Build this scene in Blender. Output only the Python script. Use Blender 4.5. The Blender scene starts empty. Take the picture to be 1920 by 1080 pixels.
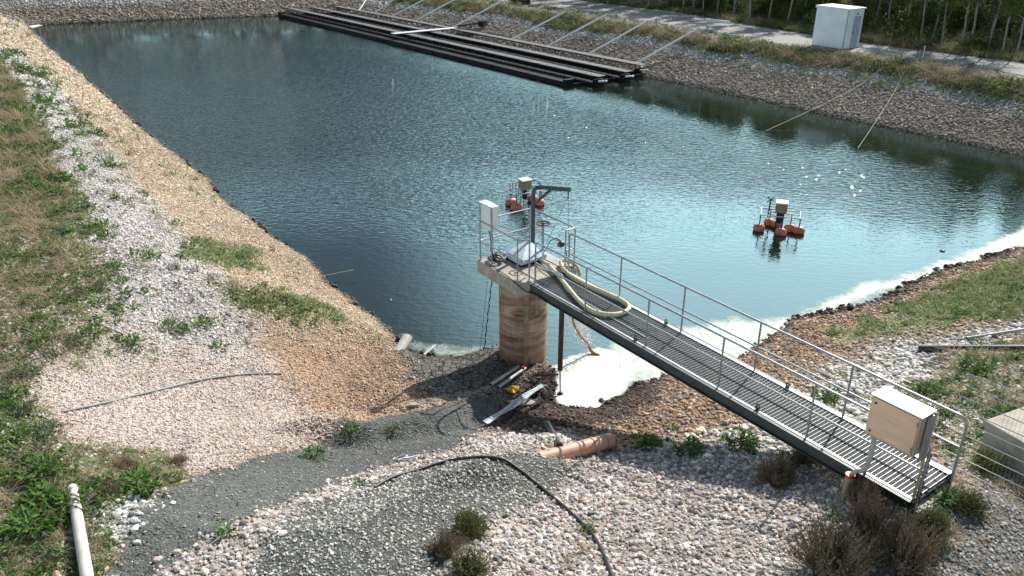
import bpy, math, random
import numpy as np
from mathutils import Vector, Matrix
random.seed(7); RNG = np.random.default_rng(11)
R = math.radians
SC = bpy.context.scene
COL = SC.collection

# ------------------------------------------------------------------ camera, sky, sun, exposure
CAMZ = 10.9; PITCH = 25.0; FPX = 1480.0
cd = bpy.data.cameras.new('camera'); cam = bpy.data.objects.new('camera', cd); COL.objects.link(cam)
cam.location = (0, 0, CAMZ); cam.rotation_euler = (R(90 - PITCH), 0, 0)
cd.sensor_width = 36; cd.lens = FPX / 1920 * 36; cd.clip_end = 2000; cd.clip_start = 0.1
SC.camera = cam
SUN_EL, SUN_AZ = 39.5, 36.5          # azimuth measured from +Y towards +X
w = bpy.data.worlds.new('World'); SC.world = w; w.use_nodes = True
nt = w.node_tree; bg = nt.nodes['Background']
sky = nt.nodes.new('ShaderNodeTexSky'); sky.sky_type = 'NISHITA'; sky.sun_disc = False
sky.sun_elevation = R(SUN_EL); sky.sun_rotation = R(SUN_AZ)
sky.air_density = 1.0; sky.dust_density = 2.0; sky.ozone_density = 1.6
tc = nt.nodes.new('ShaderNodeTexCoord')
mp = nt.nodes.new('ShaderNodeMapping'); mp.inputs['Scale'].default_value = (1.6, 1.6, 4.5); mp.inputs['Location'].default_value = (0.35, 0.1, 0.2)
cn = nt.nodes.new('ShaderNodeTexNoise'); cn.inputs['Scale'].default_value = 1.7; cn.inputs['Detail'].default_value = 6; cn.inputs['Roughness'].default_value = .55
cr = nt.nodes.new('ShaderNodeValToRGB'); cr.color_ramp.elements[0].position = .34; cr.color_ramp.elements[1].position = .56; cr.color_ramp.elements[0].color = (.4, .4, .4, 1)
cm = nt.nodes.new('ShaderNodeMix'); cm.data_type = 'RGBA'; cm.inputs['B'].default_value = (9.0, 9.3, 9.6, 1)
ml = nt.nodes.new('ShaderNodeMath'); ml.operation = 'MULTIPLY'; ml.inputs[1].default_value = .8
L = nt.links.new
L(tc.outputs['Generated'], mp.inputs['Vector']); L(mp.outputs['Vector'], cn.inputs['Vector']); L(cn.outputs['Fac'], cr.inputs['Fac'])
gw = nt.nodes.new('ShaderNodeMapRange'); gw.interpolation_type = 'SMOOTHSTEP'; gw.inputs['From Min'].default_value = .89; gw.inputs['From Max'].default_value = .985; gw.inputs['To Min'].default_value = 0.0; gw.inputs['To Max'].default_value = .75
fa_ = nt.nodes.new('ShaderNodeMath'); fa_.operation = 'ADD'; fa_.use_clamp = True
sz_ = nt.nodes.new('ShaderNodeSeparateXYZ'); hz_ = nt.nodes.new('ShaderNodeMapRange'); hz_.interpolation_type = 'SMOOTHSTEP'
hz_.inputs['From Min'].default_value = .36; hz_.inputs['From Max'].default_value = .16; hz_.inputs['To Min'].default_value = .05; hz_.inputs['To Max'].default_value = 1.0
L(tc.outputs['Generated'], sz_.inputs[0]); L(sz_.outputs['Z'], hz_.inputs['Value']); L(hz_.outputs[0], ml.inputs[1])
L(cr.outputs['Color'], ml.inputs[0]); L(ml.outputs[0], fa_.inputs[0]); L(gw.outputs[0], fa_.inputs[1]); L(fa_.outputs[0], cm.inputs['Factor']); L(sky.outputs['Color'], cm.inputs['A'])
dt = nt.nodes.new('ShaderNodeVectorMath'); dt.operation = 'DOT_PRODUCT'; dt.inputs[1].default_value = (math.sin(R(17)) * math.cos(R(19)), math.cos(R(17)) * math.cos(R(19)), math.sin(R(19)))   # a bright bank of thin cloud below the sun
L(tc.outputs['Generated'], dt.inputs[0])
gl = nt.nodes.new('ShaderNodeMapRange'); gl.interpolation_type = 'SMOOTHSTEP'; gl.inputs['From Min'].default_value = .885; gl.inputs['From Max'].default_value = .99; gl.inputs['To Min'].default_value = 24.0; gl.inputs['To Max'].default_value = 46.0
L(dt.outputs['Value'], gl.inputs['Value']); L(dt.outputs['Value'], gw.inputs['Value'])
cl = nt.nodes.new('ShaderNodeVectorMath'); cl.operation = 'SCALE'; cl.inputs[0].default_value = (.74, .99, 1.08); L(gl.outputs[0], cl.inputs['Scale']); L(cl.outputs[0], cm.inputs['B'])
L(cm.outputs['Result'], bg.inputs['Color'])
bg.inputs['Strength'].default_value = 0.06
sd = bpy.data.lights.new('sun', 'SUN'); sd.energy = 5.0; sd.angle = R(0.53); sd.color = (1, .95, .87)
sun = bpy.data.objects.new('sun', sd); COL.objects.link(sun)
sdir = Vector((math.sin(R(SUN_AZ)) * math.cos(R(SUN_EL)), math.cos(R(SUN_AZ)) * math.cos(R(SUN_EL)), math.sin(R(SUN_EL))))
sun.rotation_euler = sdir.to_track_quat('Z', 'Y').to_euler(); sun.location = sdir * 60
vs = SC.view_settings; vs.view_transform = 'Standard'; vs.look = 'None'; vs.exposure = 0.42; vs.gamma = 1
SC.cycles.max_bounces = 6; SC.cycles.transparent_max_bounces = 12

# ------------------------------------------------------------------ helpers
CC, SS = math.cos(R(PITCH)), math.sin(R(PITCH))
def un(x, y, z=0.0):
    u = (x - 960) / FPX; v = (y - 540) / FPX
    t = (CAMZ - z) / (v * CC + SS)
    return np.array([u * t, (CC - v * SS) * t])

def nz(x, y, seed=0):
    xi = np.floor(x).astype(np.int64); yi = np.floor(y).astype(np.int64); fx = x - xi; fy = y - yi
    fx = fx * fx * (3 - 2 * fx); fy = fy * fy * (3 - 2 * fy)
    def h(a, b):
        n = (a * 374761393 + b * 668265263 + seed * 974634777) & 0xffffffff
        n = ((n ^ (n >> 13)) * 1274126177) & 0xffffffff
        return ((n ^ (n >> 16)) & 0xffff) / 65535.0
    return (h(xi, yi) * (1 - fx) + h(xi + 1, yi) * fx) * (1 - fy) + (h(xi, yi + 1) * (1 - fx) + h(xi + 1, yi + 1) * fx) * fy
def fbm(x, y, seed=0, o=4):
    s = 0; a = .5; t = 0
    for i in range(o):
        s = s + a * nz(x, y, seed + i * 17); t += a; x = x * 2.03 + 5.1; y = y * 2.03 + 1.7; a *= .5
    return s / t
def sstep(a, b, x):
    t = np.clip((x - a) / (b - a), 0, 1); return t * t * (3 - 2 * t)

def polysd(P, x, y):
    """signed distance, positive inside"""
    P = np.asarray(P, float); d = np.full(x.shape, 1e9); ins = np.zeros(x.shape, bool)
    for i in range(len(P)):
        ax, ay = P[i]; bx, by = P[(i + 1) % len(P)]
        ex, ey = bx - ax, by - ay; L2 = ex * ex + ey * ey + 1e-12
        t = np.clip(((x - ax) * ex + (y - ay) * ey) / L2, 0, 1)
        d = np.minimum(d, (x - ax - t * ex) ** 2 + (y - ay - t * ey) ** 2)
        c = (ay > y) != (by > y)
        with np.errstate(all='ignore'):
            ins ^= c & (x < ex * (y - ay) / (by - ay + 1e-12) + ax)
    d = np.sqrt(d); return np.where(ins, d, -d)

# ------------------------------------------------------------------ terrain height
LN = (np.array([-3.6, 20.3]), np.array([-.817, -.576]))
RN_ = (np.array([10.4, 61.5]), np.array([.812, .583]))
FN = (np.array([-29, 104.5]), np.array([-.35, .937]))
NN = (np.array([7.8, 20.9]), np.array([.49, -.872]))
def lin(l, x, y): return (x - l[0][0]) * l[1][0] + (y - l[0][1]) * l[1][1]
CREST = 2.5
def smax(a, b, k=3.0):
    m = np.maximum(a, b); return m + np.log(np.exp((a - m) * k) + np.exp((b - m) * k)) / k - 0.0
mudpoly = [un(*p) for p in [(726, 650), (790, 664), (850, 668), (900, 655), (950, 650), (1000, 670), (1042, 692), (1046, 745), (1000, 780), (900, 790), (700, 760)]]
lowpoly = [un(*p, .1) for p in [(735, 640), (800, 690), (930, 735), (925, 775), (800, 800), (690, 815), (640, 775), (660, 700)]]
poolpoly = [un(*p) for p in [(1042, 690), (1130, 640), (1300, 600), (1440, 590), (1455, 603), (1385, 655), (1300, 688), (1240, 692), (1185, 708), (1150, 730), (1105, 752), (1060, 750), (1046, 742)]]
ridge1 = [un(*p) for p in [(560, 860), (650, 800), (780, 778), (870, 762), (925, 745), (935, 770), (905, 800), (840, 830), (700, 870)]]
padpoly = [un(*p, 2.5) for p in [(1640, 900), (1700, 960), (1760, 985), (1860, 940), (1830, 880), (1740, 850)]]
ridge2 = [un(*p, .5) for p in [(850, 1000), (900, 910), (960, 862), (1040, 850), (1095, 885), (1040, 930), (950, 990)]]
def rawh(x, y):
    k = 2.2
    a = lin(LN, x, y) * .50; b = lin(RN_, x, y) * .43; c = lin(FN, x, y) * .5; d = lin(NN, x, y) * .285
    h = smax(smax(a, d, k), smax(b, c, k), k)
    return h
def hgt(x, y):
    x = np.asarray(x, float); y = np.asarray(y, float)
    h = rawh(x, y)
    h = h + (fbm(x * .35, y * .35, 3) - .5) * .30 * sstep(60, 20, np.hypot(x, y)) + (fbm(x * .13, y * .13, 9) - .5) * .35
    # soft clamp to the crest
    h = CREST - np.log1p(np.exp(np.clip((CREST - h) * 3.5, -40, 40))) / 3.5 
    h = np.maximum(h, -1.6)
    near = (x > -12) & (x < 12) & (y < 26)
    xs, ys = x[near], y[near]
    if xs.size:
        hn = h[near]
        hn = np.minimum(hn, .14 - .40 * np.minimum(polysd(lowpoly, xs, ys), 0))
        hn = np.minimum(hn, -.12 - .40 * np.minimum(polysd(poolpoly, xs, ys), 0))
        m = np.clip(polysd(mudpoly, xs, ys) * .3, -1.6, .10)
        m = np.where(polysd(poolpoly, xs, ys) > 0, -1.6, m); hn = np.where(hn > m, hn, m)
        r = polysd(padpoly, xs, ys); hn = hn + (2.50 - hn) * sstep(-.9, .1, r)
        r = polysd(ridge1, xs, ys); hn = hn + .46 * sstep(-.50, .45, r)
        r = polysd(ridge2, xs, ys); hn = hn + .42 * sstep(-.60, .55, r)
        hn = hn + (fbm(xs * 1.6, ys * 1.6, 21) - .5) * .10 + (fbm(xs * 6, ys * 6, 22, 2) - .5) * .035
        h = h.copy(); h[near] = hn
    return h
def H1(x, y): return float(hgt(np.array([x]), np.array([y]))[0])
def onto(px, py, dz=0.0):
    """march the viewing ray to the terrain -> world point"""
    ts = np.concatenate([np.arange(6, 40, .06), np.arange(40, 160, .3)])
    u = (px - 960) / FPX; v = (py - 540) / FPX
    X = u * ts; Y = (CC - v * SS) * ts; Z = CAMZ - (v * CC + SS) * ts
    g = np.maximum(hgt(X, Y), 0.0) + dz
    i = int(np.argmax(Z <= g))
    if i == 0: i = len(ts) - 1
    return Vector((X[i], Y[i], g[i]))

# ------------------------------------------------------------------ node material helpers
def newmat(name):
    m = bpy.data.materials.new(name); m.use_nodes = True
    return m, m.node_tree, m.node_tree.nodes['Principled BSDF']
def N(t, kind, **kw):
    n = t.nodes.new('ShaderNode' + kind)
    for k, v in kw.items():
        if k in n.inputs: n.inputs[k].default_value = v
        else: setattr(n, k, v)
    return n
def mat(name, c, rough=.6, metal=0.0, var=.25, scale=6, bump=.15, dirt=None, dirt_amt=.5, dscale=3, stretch=(1, 1, 1), spec=.5):
    m, t, b = newmat(name)
    tcn = N(t, 'TexCoord'); mpn = N(t, 'Mapping'); mpn.inputs['Scale'].default_value = stretch
    t.links.new(tcn.outputs['Object'], mpn.inputs['Vector'])
    n = N(t, 'TexNoise', Scale=scale, Detail=7.0, Roughness=.62); t.links.new(mpn.outputs[0], n.inputs['Vector'])
    mr = N(t, 'MapRange'); mr.inputs['To Min'].default_value = 1 - var; mr.inputs['To Max'].default_value = 1 + var
    mr.inputs['From Min'].default_value = .25; mr.inputs['From Max'].default_value = .75
    t.links.new(n.outputs['Fac'], mr.inputs['Value'])
    hs = N(t, 'VectorMath', operation='SCALE'); hs.inputs[0].default_value = c[:3]; t.links.new(mr.outputs[0], hs.inputs['Scale'])
    out = hs.outputs[0]
    if dirt:
        n2 = N(t, 'TexNoise', Scale=dscale, Detail=8.0, Roughness=.7); t.links.new(mpn.outputs[0], n2.inputs['Vector'])
        r2 = N(t, 'ValToRGB'); r2.color_ramp.elements[0].position = .45; r2.color_ramp.elements[1].position = .68
        t.links.new(n2.outputs['Fac'], r2.inputs[0])
        mm = N(t, 'Math', operation='MULTIPLY'); mm.inputs[1].default_value = dirt_amt; t.links.new(r2.outputs[0], mm.inputs[0])
        mx = N(t, 'Mix', data_type='RGBA'); mx.inputs['B'].default_value = (*dirt, 1)
        t.links.new(mm.outputs[0], mx.inputs['Factor']); t.links.new(out, mx.inputs['A']); out = mx.outputs['Result']
    t.links.new(out, b.inputs['Base Color'])
    b.inputs['Roughness'].default_value = rough; b.inputs['Metallic'].default_value = metal
    b.inputs['Specular IOR Level'].default_value = spec
    if bump:
        bp = N(t, 'Bump', Strength=bump, Distance=.02); t.links.new(n.outputs['Fac'], bp.inputs['Height']); t.links.new(bp.outputs[0], b.inputs['Normal'])
    return m

M = dict(
    galv=mat('galvanised_steel', (.36, .38, .40), .42, .75, .22, 9, .05, (.20, .18, .16), .5, 5),
    grate=mat('galvanised_grating', (.21, .225, .235), .45, .6, .2, 3, .05, (.25, .22, .18), .5, 2),
    beam=mat('dark_steel_beam', (.055, .065, .07), .5, .3, .35, 5, .1, (.12, .11, .09), .5, 3),
    davit=mat('blue_grey_steel', (.05, .065, .085), .42, .3, .2, 6, .05, (.16, .15, .14), .4, 6),
    stain=mat('stainless_brushed', (.60, .50, .40), .38, .85, .10, 2.2, .02, (.40, .33, .26), .35, 2, (1, 1, 6)),
    staintop=mat('stainless_top', (.62, .62, .62), .42, .6, .2, 12, .02, (.25, .25, .25), .4, 16),
    conc=mat('stained_concrete', (.40, .36, .30), .85, 0, .25, 5, .3, (.16, .14, .10), .6, 2.2),
    concd=mat('dirty_concrete', (.34, .26, .17), .9, 0, .35, 4, .3, (.12, .09, .06), .7, 2.5),
    white=mat('white_enamel', (.72, .74, .76), .4, 0, .06, 3, 0, (.5, .48, .44), .3, 3),
    shed=mat('shed_panel', (.74, .77, .80), .5, 0, .05, 1.5, .02, (.45, .45, .43), .3, 1.2),
    door=mat('door_grey_blue', (.34, .40, .46), .5, 0, .05, 2, .02),
    hatch=mat('blue_grey_hatch', (.42, .50, .58), .5, .1, .14, 4, .05, (.24, .25, .26), .5, 3),
    dark=mat('black_rubber', (.018, .018, .02), .45, 0, .4, 8, .1, (.06, .055, .05), .5, 4),
    blackpe=mat('black_plastic', (.022, .023, .026), .35, 0, .3, 3, .05, (.07, .065, .06), .5, 2),
    blackfloat=mat('black_float', (.005, .005, .007), .7, 0, .3, 1, .05, (.014, .014, .014), .5, .8, spec=.25),
    slat=mat('grey_deck_slats', (.27, .26, .27), .6, 0, .3, 2, .05, (.14, .13, .12), .6, 1),
    hose=mat('cream_hose', (.58, .52, .34), .5, 0, .12, 12, .05, (.33, .28, .18), .5, 7),
    rust=mat('rusty_steel', (.12, .055, .03), .85, .1, .5, 7, .4, (.035, .02, .015), .6, 4),
    redfl=mat('red_float', (.52, .14, .08), .5, 0, .3, 5, .1, (.58, .38, .28), .6, 5),
    olive=mat('olive_box', (.26, .21, .13), .6, 0, .2, 5, .05),
    lidw=mat('cream_lid', (.74, .72, .62), .5, 0, .1, 5, .02),
    orange=mat('orange_pipe', (.62, .31, .21), .5, 0, .2, 3, .1, (.56, .42, .35), .5, 3),
    greypipe=mat('weathered_grey_pipe', (.42, .41, .39), .55, 0, .25, 5, .1, (.13, .12, .11), .6, 3),
    whitepipe=mat('white_pipe', (.60, .56, .50), .45, 0, .12, 5, .05, (.38, .35, .30), .55, 4),
    hosegrey=mat('dull_grey_hose', (.20, .20, .20), .5, 0, .5, 1.2, .1, (.05, .05, .05), .6, .6),
    bars=mat('weathered_bars', (.19, .20, .21), .55, .3, .2, 3, .05),
    gap_shade=mat('black_gap_shade', (.002, .002, .002), 1.0, 0, .3, 1, 0, spec=.0),  # near-black colour standing in for shade between the jetty rows
    twig=mat('brown_twigs', (.22, .16, .11), .9, 0, .4, 6, 0),
    redcap=mat('faded_red_cap', (.30, .09, .055), .5, 0, .25, 5, .1),
    red=mat('red_plastic', (.50, .03, .02), .45, 0, .15, 5, 0),
    yellow=mat('yellow_plastic', (.75, .40, .03), .5, 0, .2, 9, .1),
    tan=mat('tan_sleeve', (.38, .28, .19), .7, 0, .25, 6, .1),
    rope=mat('pale_rope', (.50, .46, .36), .8, 0, .2, 20, .1),
    alu=mat('pale_aluminium', (.55, .57, .58), .4, .3, .1, 3, .02),
    mudw=mat('brown_water', (.40, .26, .11), .25, 0, .35, 6, .3),
    tyre=mat('brown_hose_mouth', (.34, .19, .07), .5, 0, .2, 6, .1),
    bark=mat('pale_bark', (.25, .23, .20), .9, 0, .35, 3, .4, (.08, .07, .06), .7, 2, (1, 1, .5)),
    barkd=mat('dark_bark', (.16, .13, .10), .9, 0, .4, 3, .4, (.05, .04, .03), .6, 2, (1, 1, .4)),
    road=mat('gravel_road', (.31, .31, .30), .95, 0, .14, 2.0, .25, (.26, .25, .23), .6, .35),
    sheet=mat('milky_plastic_sheet', (.42, .46, .50), .4, 0, .15, 6, .05),
)
def leafmat(name, c1, c2, rough=.6, trans=.35):
    m, t, b = newmat(name)
    oi = N(t, 'ObjectInfo'); g = N(t, 'NewGeometry'); n = N(t, 'TexNoise', Scale=2.4, Detail=4.0)
    tcn = N(t, 'TexCoord'); t.links.new(tcn.outputs['Object'], n.inputs['Vector'])
    mr = N(t, 'Math', operation='ADD'); t.links.new(g.outputs['Random Per Island'], mr.inputs[0]); t.links.new(n.outputs['Fac'], mr.inputs[1])
    m2 = N(t, 'MapRange'); m2.inputs['From Min'].default_value = .3; m2.inputs['From Max'].default_value = 1.6; t.links.new(mr.outputs[0], m2.inputs['Value'])
    mx = N(t, 'Mix', data_type='RGBA'); mx.inputs['A'].default_value = (*c1, 1); mx.inputs['B'].default_value = (*c2, 1)
    t.links.new(m2.outputs[0], mx.inputs['Factor'])
    t.links.new(mx.outputs['Result'], b.inputs['Base Color']); b.inputs['Roughness'].default_value = rough
    b.inputs['Specular IOR Level'].default_value = .3
    if trans:
        tr = N(t, 'BsdfTranslucent'); t.links.new(mx.outputs['Result'], tr.inputs['Color']); ms = N(t, 'MixShader'); ms.inputs[0].default_value = trans
        o = t.nodes['Material Output']; t.links.new(b.outputs[0], ms.inputs[1]); t.links.new(tr.outputs[0], ms.inputs[2]); t.links.new(ms.outputs[0], o.inputs['Surface'])
    return m
M['leaf'] = leafmat('weed_leaves', (.045, .10, .022), (.13, .25, .045))
M['leafb'] = leafmat('bluegreen_leaves', (.05, .09, .05), (.11, .17, .09))
M['grass'] = leafmat('grass_blades', (.06, .10, .025), (.19, .24, .06))
M['dry'] = leafmat('dry_straw', (.24, .175, .105), (.50, .40, .27), .8, .2)
M['heath'] = leafmat('brown_shrub_twigs', (.06, .048, .03), (.22, .17, .095), .8, .1)
M['moss'] = leafmat('creeping_green', (.20, .25, .10), (.38, .44, .21), .8, .2)
M['tree'] = leafmat('tree_leaves', (.035, .07, .015), (.10, .15, .03), .55, .45)
M['tree2'] = leafmat('tree_leaves_yellowing', (.06, .085, .018), (.17, .17, .04), .55, .45)

# ------------------------------------------------------------------ mesh builder
class MB:
    def __init__(s): s.v = []; s.f = []
    def add(s, vs, fs):
        o = len(s.v); s.v += [tuple(v) for v in vs]; s.f += [tuple(i + o for i in f) for f in fs]; return s
    def box(s, c, sz, ax=None, top=1.0):
        c = Vector(c); ax = ax or (Vector((1, 0, 0)), Vector((0, 1, 0)), Vector((0, 0, 1)))
        a, b, d = [Vector(ax[i]) * sz[i] / 2 for i in range(3)]
        vs = [c + a * i * (top if k > 0 else 1) + b * j * (top if k > 0 else 1) + d * k for k in (-1, 1) for i, j in ((-1, -1), (1, -1), (1, 1), (-1, 1))]
        return s.add(vs, [(3, 2, 1, 0), (4, 5, 6, 7), (0, 1, 5, 4), (1, 2, 6, 5), (2, 3, 7, 6), (3, 0, 4, 7)])
    def bar(s, p0, p1, w_, h_, up=(0, 0, 1)):
        p0 = Vector(p0); p1 = Vector(p1); d = (p1 - p0); l = d.length; d.normalize()
        sd_ = d.cross(Vector(up)); 
        if sd_.length < 1e-4: sd_ = Vector((1, 0, 0))
        sd_.normalize(); u = sd_.cross(d)
        return s.box((p0 + p1) / 2, (l, w_, h_), (d, sd_, u))
    def tube(s, pts, r, n=8, cap=True, hollow=0):
        pts = [Vector(p) for p in pts]; k = len(pts); rr = r if hasattr(r, '__len__') else [r] * k
        vs = []; fr = None
        for i, p in enumerate(pts):
            d = (pts[min(i + 1, k - 1)] - pts[max(i - 1, 0)]).normalized()
            if fr is None:
                a = Vector((0, 0, 1)) if abs(d.z) < .9 else Vector((1, 0, 0))
                fr = d.cross(a).normalized()
            else: fr = (fr - d * fr.dot(d)).normalized()
            b = d.cross(fr)
            for j in range(n):
                t = 2 * math.pi * j / n; vs.append(p + (fr * math.cos(t) + b * math.sin(t)) * rr[i])
        fs = [(i * n + j, i * n + (j + 1) % n, (i + 1) * n + (j + 1) % n, (i + 1) * n + j) for i in range(k - 1) for j in range(n)]
        if cap: fs += [tuple(range(n))[::-1], tuple((k - 1) * n + j for j in range(n))]
        return s.add(vs, fs)
    def prism(s, poly, z0, z1):
        n = len(poly); vs = [(p[0], p[1], z0) for p in poly] + [(p[0], p[1], z1) for p in poly]
        return s.add(vs, [tuple(range(n))[::-1], tuple(range(n, 2 * n))] + [(i, (i + 1) % n, n + (i + 1) % n, n + i) for i in range(n)])
    def lathe(s, c, prof, n=24, ax=Vector((0, 0, 1))):
        """prof: (radius, height) pairs along ax"""
        c = Vector(c); ax = Vector(ax).normalized(); a = ax.orthogonal().normalized(); b = ax.cross(a)
        vs = []
        for r_, h_ in prof:
            for j in range(n):
                t = 2 * math.pi * j / n; vs.append(c + ax * h_ + (a * math.cos(t) + b * math.sin(t)) * r_)
        k = len(prof)
        fs = [(i * n + j, i * n + (j + 1) % n, (i + 1) * n + (j + 1) % n, (i + 1) * n + j) for i in range(k - 1) for j in range(n)]
        fs += [tuple(range(n))[::-1], tuple((k - 1) * n + j for j in range(n))]
        return s.add(vs, fs)
    def build(s, name, m, parent=None, origin=None, smooth=False, bevel=0):
        if origin is None: origin = Vector((0, 0, 0)) if parent is None else Vector(WPOS.get(parent.name, (0, 0, 0)))
        origin = Vector(origin)
        me = bpy.data.meshes.new(name)
        me.from_pydata([tuple(Vector(v) - origin) for v in s.v], [], s.f); me.update()
        import bmesh
        bmm = bmesh.new(); bmm.from_mesh(me); bmesh.ops.recalc_face_normals(bmm, faces=bmm.faces); bmm.to_mesh(me); bmm.free()
        if isinstance(m, str): m = M[m]
        if m: me.materials.append(m)
        if smooth:
            me.shade_smooth() if hasattr(me, 'shade_smooth') else None
            try: me.set_sharp_from_angle(angle=R(50))
            except Exception: pass
        o = bpy.data.objects.new(name, me); COL.objects.link(o)
        if parent is None: o.location = origin
        else:
            o.parent = parent
        WPOS[o.name] = tuple(origin)
        if bevel:
            bv = o.modifiers.new('bevel', 'BEVEL'); bv.width = bevel; bv.segments = 2; bv.limit_method = 'ANGLE'
        return o
WPOS = {}
def tag(o, label=None, cat=None, group=None, kind=None):
    if label: o['label'] = label
    if cat: o['category'] = cat
    if group: o['group'] = group
    if kind: o['kind'] = kind
    return o
def thing(name, loc, label, cat, group=None, rz=0):
    o = bpy.data.objects.new(name, None); COL.objects.link(o); o.location = loc; o.rotation_euler.z = rz; o.empty_display_size = .2
    WPOS[o.name] = tuple(loc); return tag(o, label, cat, group)
def dup(o, loc=None, rz=None, sc=None, label=None, parent=None, group=None):
    c = o.copy(); COL.objects.link(c)
    if parent is not None: c.parent = parent
    if loc is not None: c.location = loc
    if rz is not None: c.rotation_euler.z = rz
    if sc is not None: c.scale = (sc, sc, sc) if not hasattr(sc, '__len__') else sc
    if label: c['label'] = label
    if group: c['group'] = group
    for ch in [q for q in bpy.data.objects if q.parent == o]: dup(ch, parent=c)
    return c
def smooth_path(pts, k=8):
    P = [Vector(p) for p in pts]; out = []
    for i in range(len(P) - 1):
        a = P[max(i - 1, 0)]; b = P[i]; c = P[i + 1]; d = P[min(i + 2, len(P) - 1)]
        for j in range(k):
            t = j / k; out.append(.5 * ((2 * b) + (c - a) * t + (2 * a - 5 * b + 4 * c - d) * t * t + (3 * b - 3 * c + d - a) * t ** 3))
    return out + [P[-1]]

# ------------------------------------------------------------------ ground zones (real position on the banks)
def wp(pts):
    return [tuple(onto(x, y)[:2]) for x, y in pts]
#        ground rgb            stone rgb          size  cover  grass dry leaf moss
Z = dict(
 veg  =((.27,.225,.165),(.50,.46,.41), .06, .80, 3.2, 8, 5, 11),
 vegd =((.13,.12,.07),(.46,.43,.38), .05, .35, 9, 12, 7, 30),
 tan  =((.34,.25,.17),(.56,.43,.30), .042, .95, .2, 0, 0, .1),
 pale =((.36,.32,.29),(.60,.56,.53), .06, .95, .5, .3, .5, .1),
 pink =((.44,.36,.31),(.58,.485,.43), .034, .95, 0, 0, 0, 0),
 oran =((.35,.235,.155),(.51,.35,.24), .038, .95, 0, 0, 0, 0),
 mat  =((.088,.093,.088),(.30,.29,.27), .025, .13, 0, 0, 0, 0),
 cob  =((.31,.27,.24),(.56,.49,.44), .068, 1.2, 0, .1, .1, 0),
 cobw =((.26,.23,.20),(.60,.57,.53), .085, 1.2, .8, .1, .3, .1),
 grit =((.085,.088,.08),(.46,.45,.41), .036, .62, 0, 0, 0, 0),
 wet  =((.05,.036,.028),(.13,.08,.06), .055, 1.1, 0, 0, 0, 0),
 brn  =((.20,.13,.09),(.42,.28,.18), .075, 1.1, .2, 0, 0, 0),
 moss =((.20,.20,.10),(.44,.36,.25), .055, .6, 1.5, .5, .4, 26),
 whit =((.40,.39,.37),(.78,.77,.75), .07, 1.2, .5, .3, .5, 1),
 mud  =((.20,.18,.16),(.2,.2,.2), .05, .0, 0, 0, 0, 0),
 farb =((.17,.14,.115),(.34,.275,.225), .07, .95, 0, 0, 0, 0),
 farp =((.24,.23,.22),(.47,.46,.45), .07, .9, .5, .2, 0, 2),
 farg =((.12,.105,.06),(.30,.28,.25), .08, .1, 8, 9, 2, 5),
 verge=((.25,.235,.20),(.42,.41,.38), .04, .3, .6, .6, .1, 0),
 rgrv =((.15,.14,.125),(.38,.37,.35), .04, .6, 3, 3, .6, 0),
)
ZK = {k: np.array([*v[0], *v[1], *v[2:]], float) for k, v in Z.items()}
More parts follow.
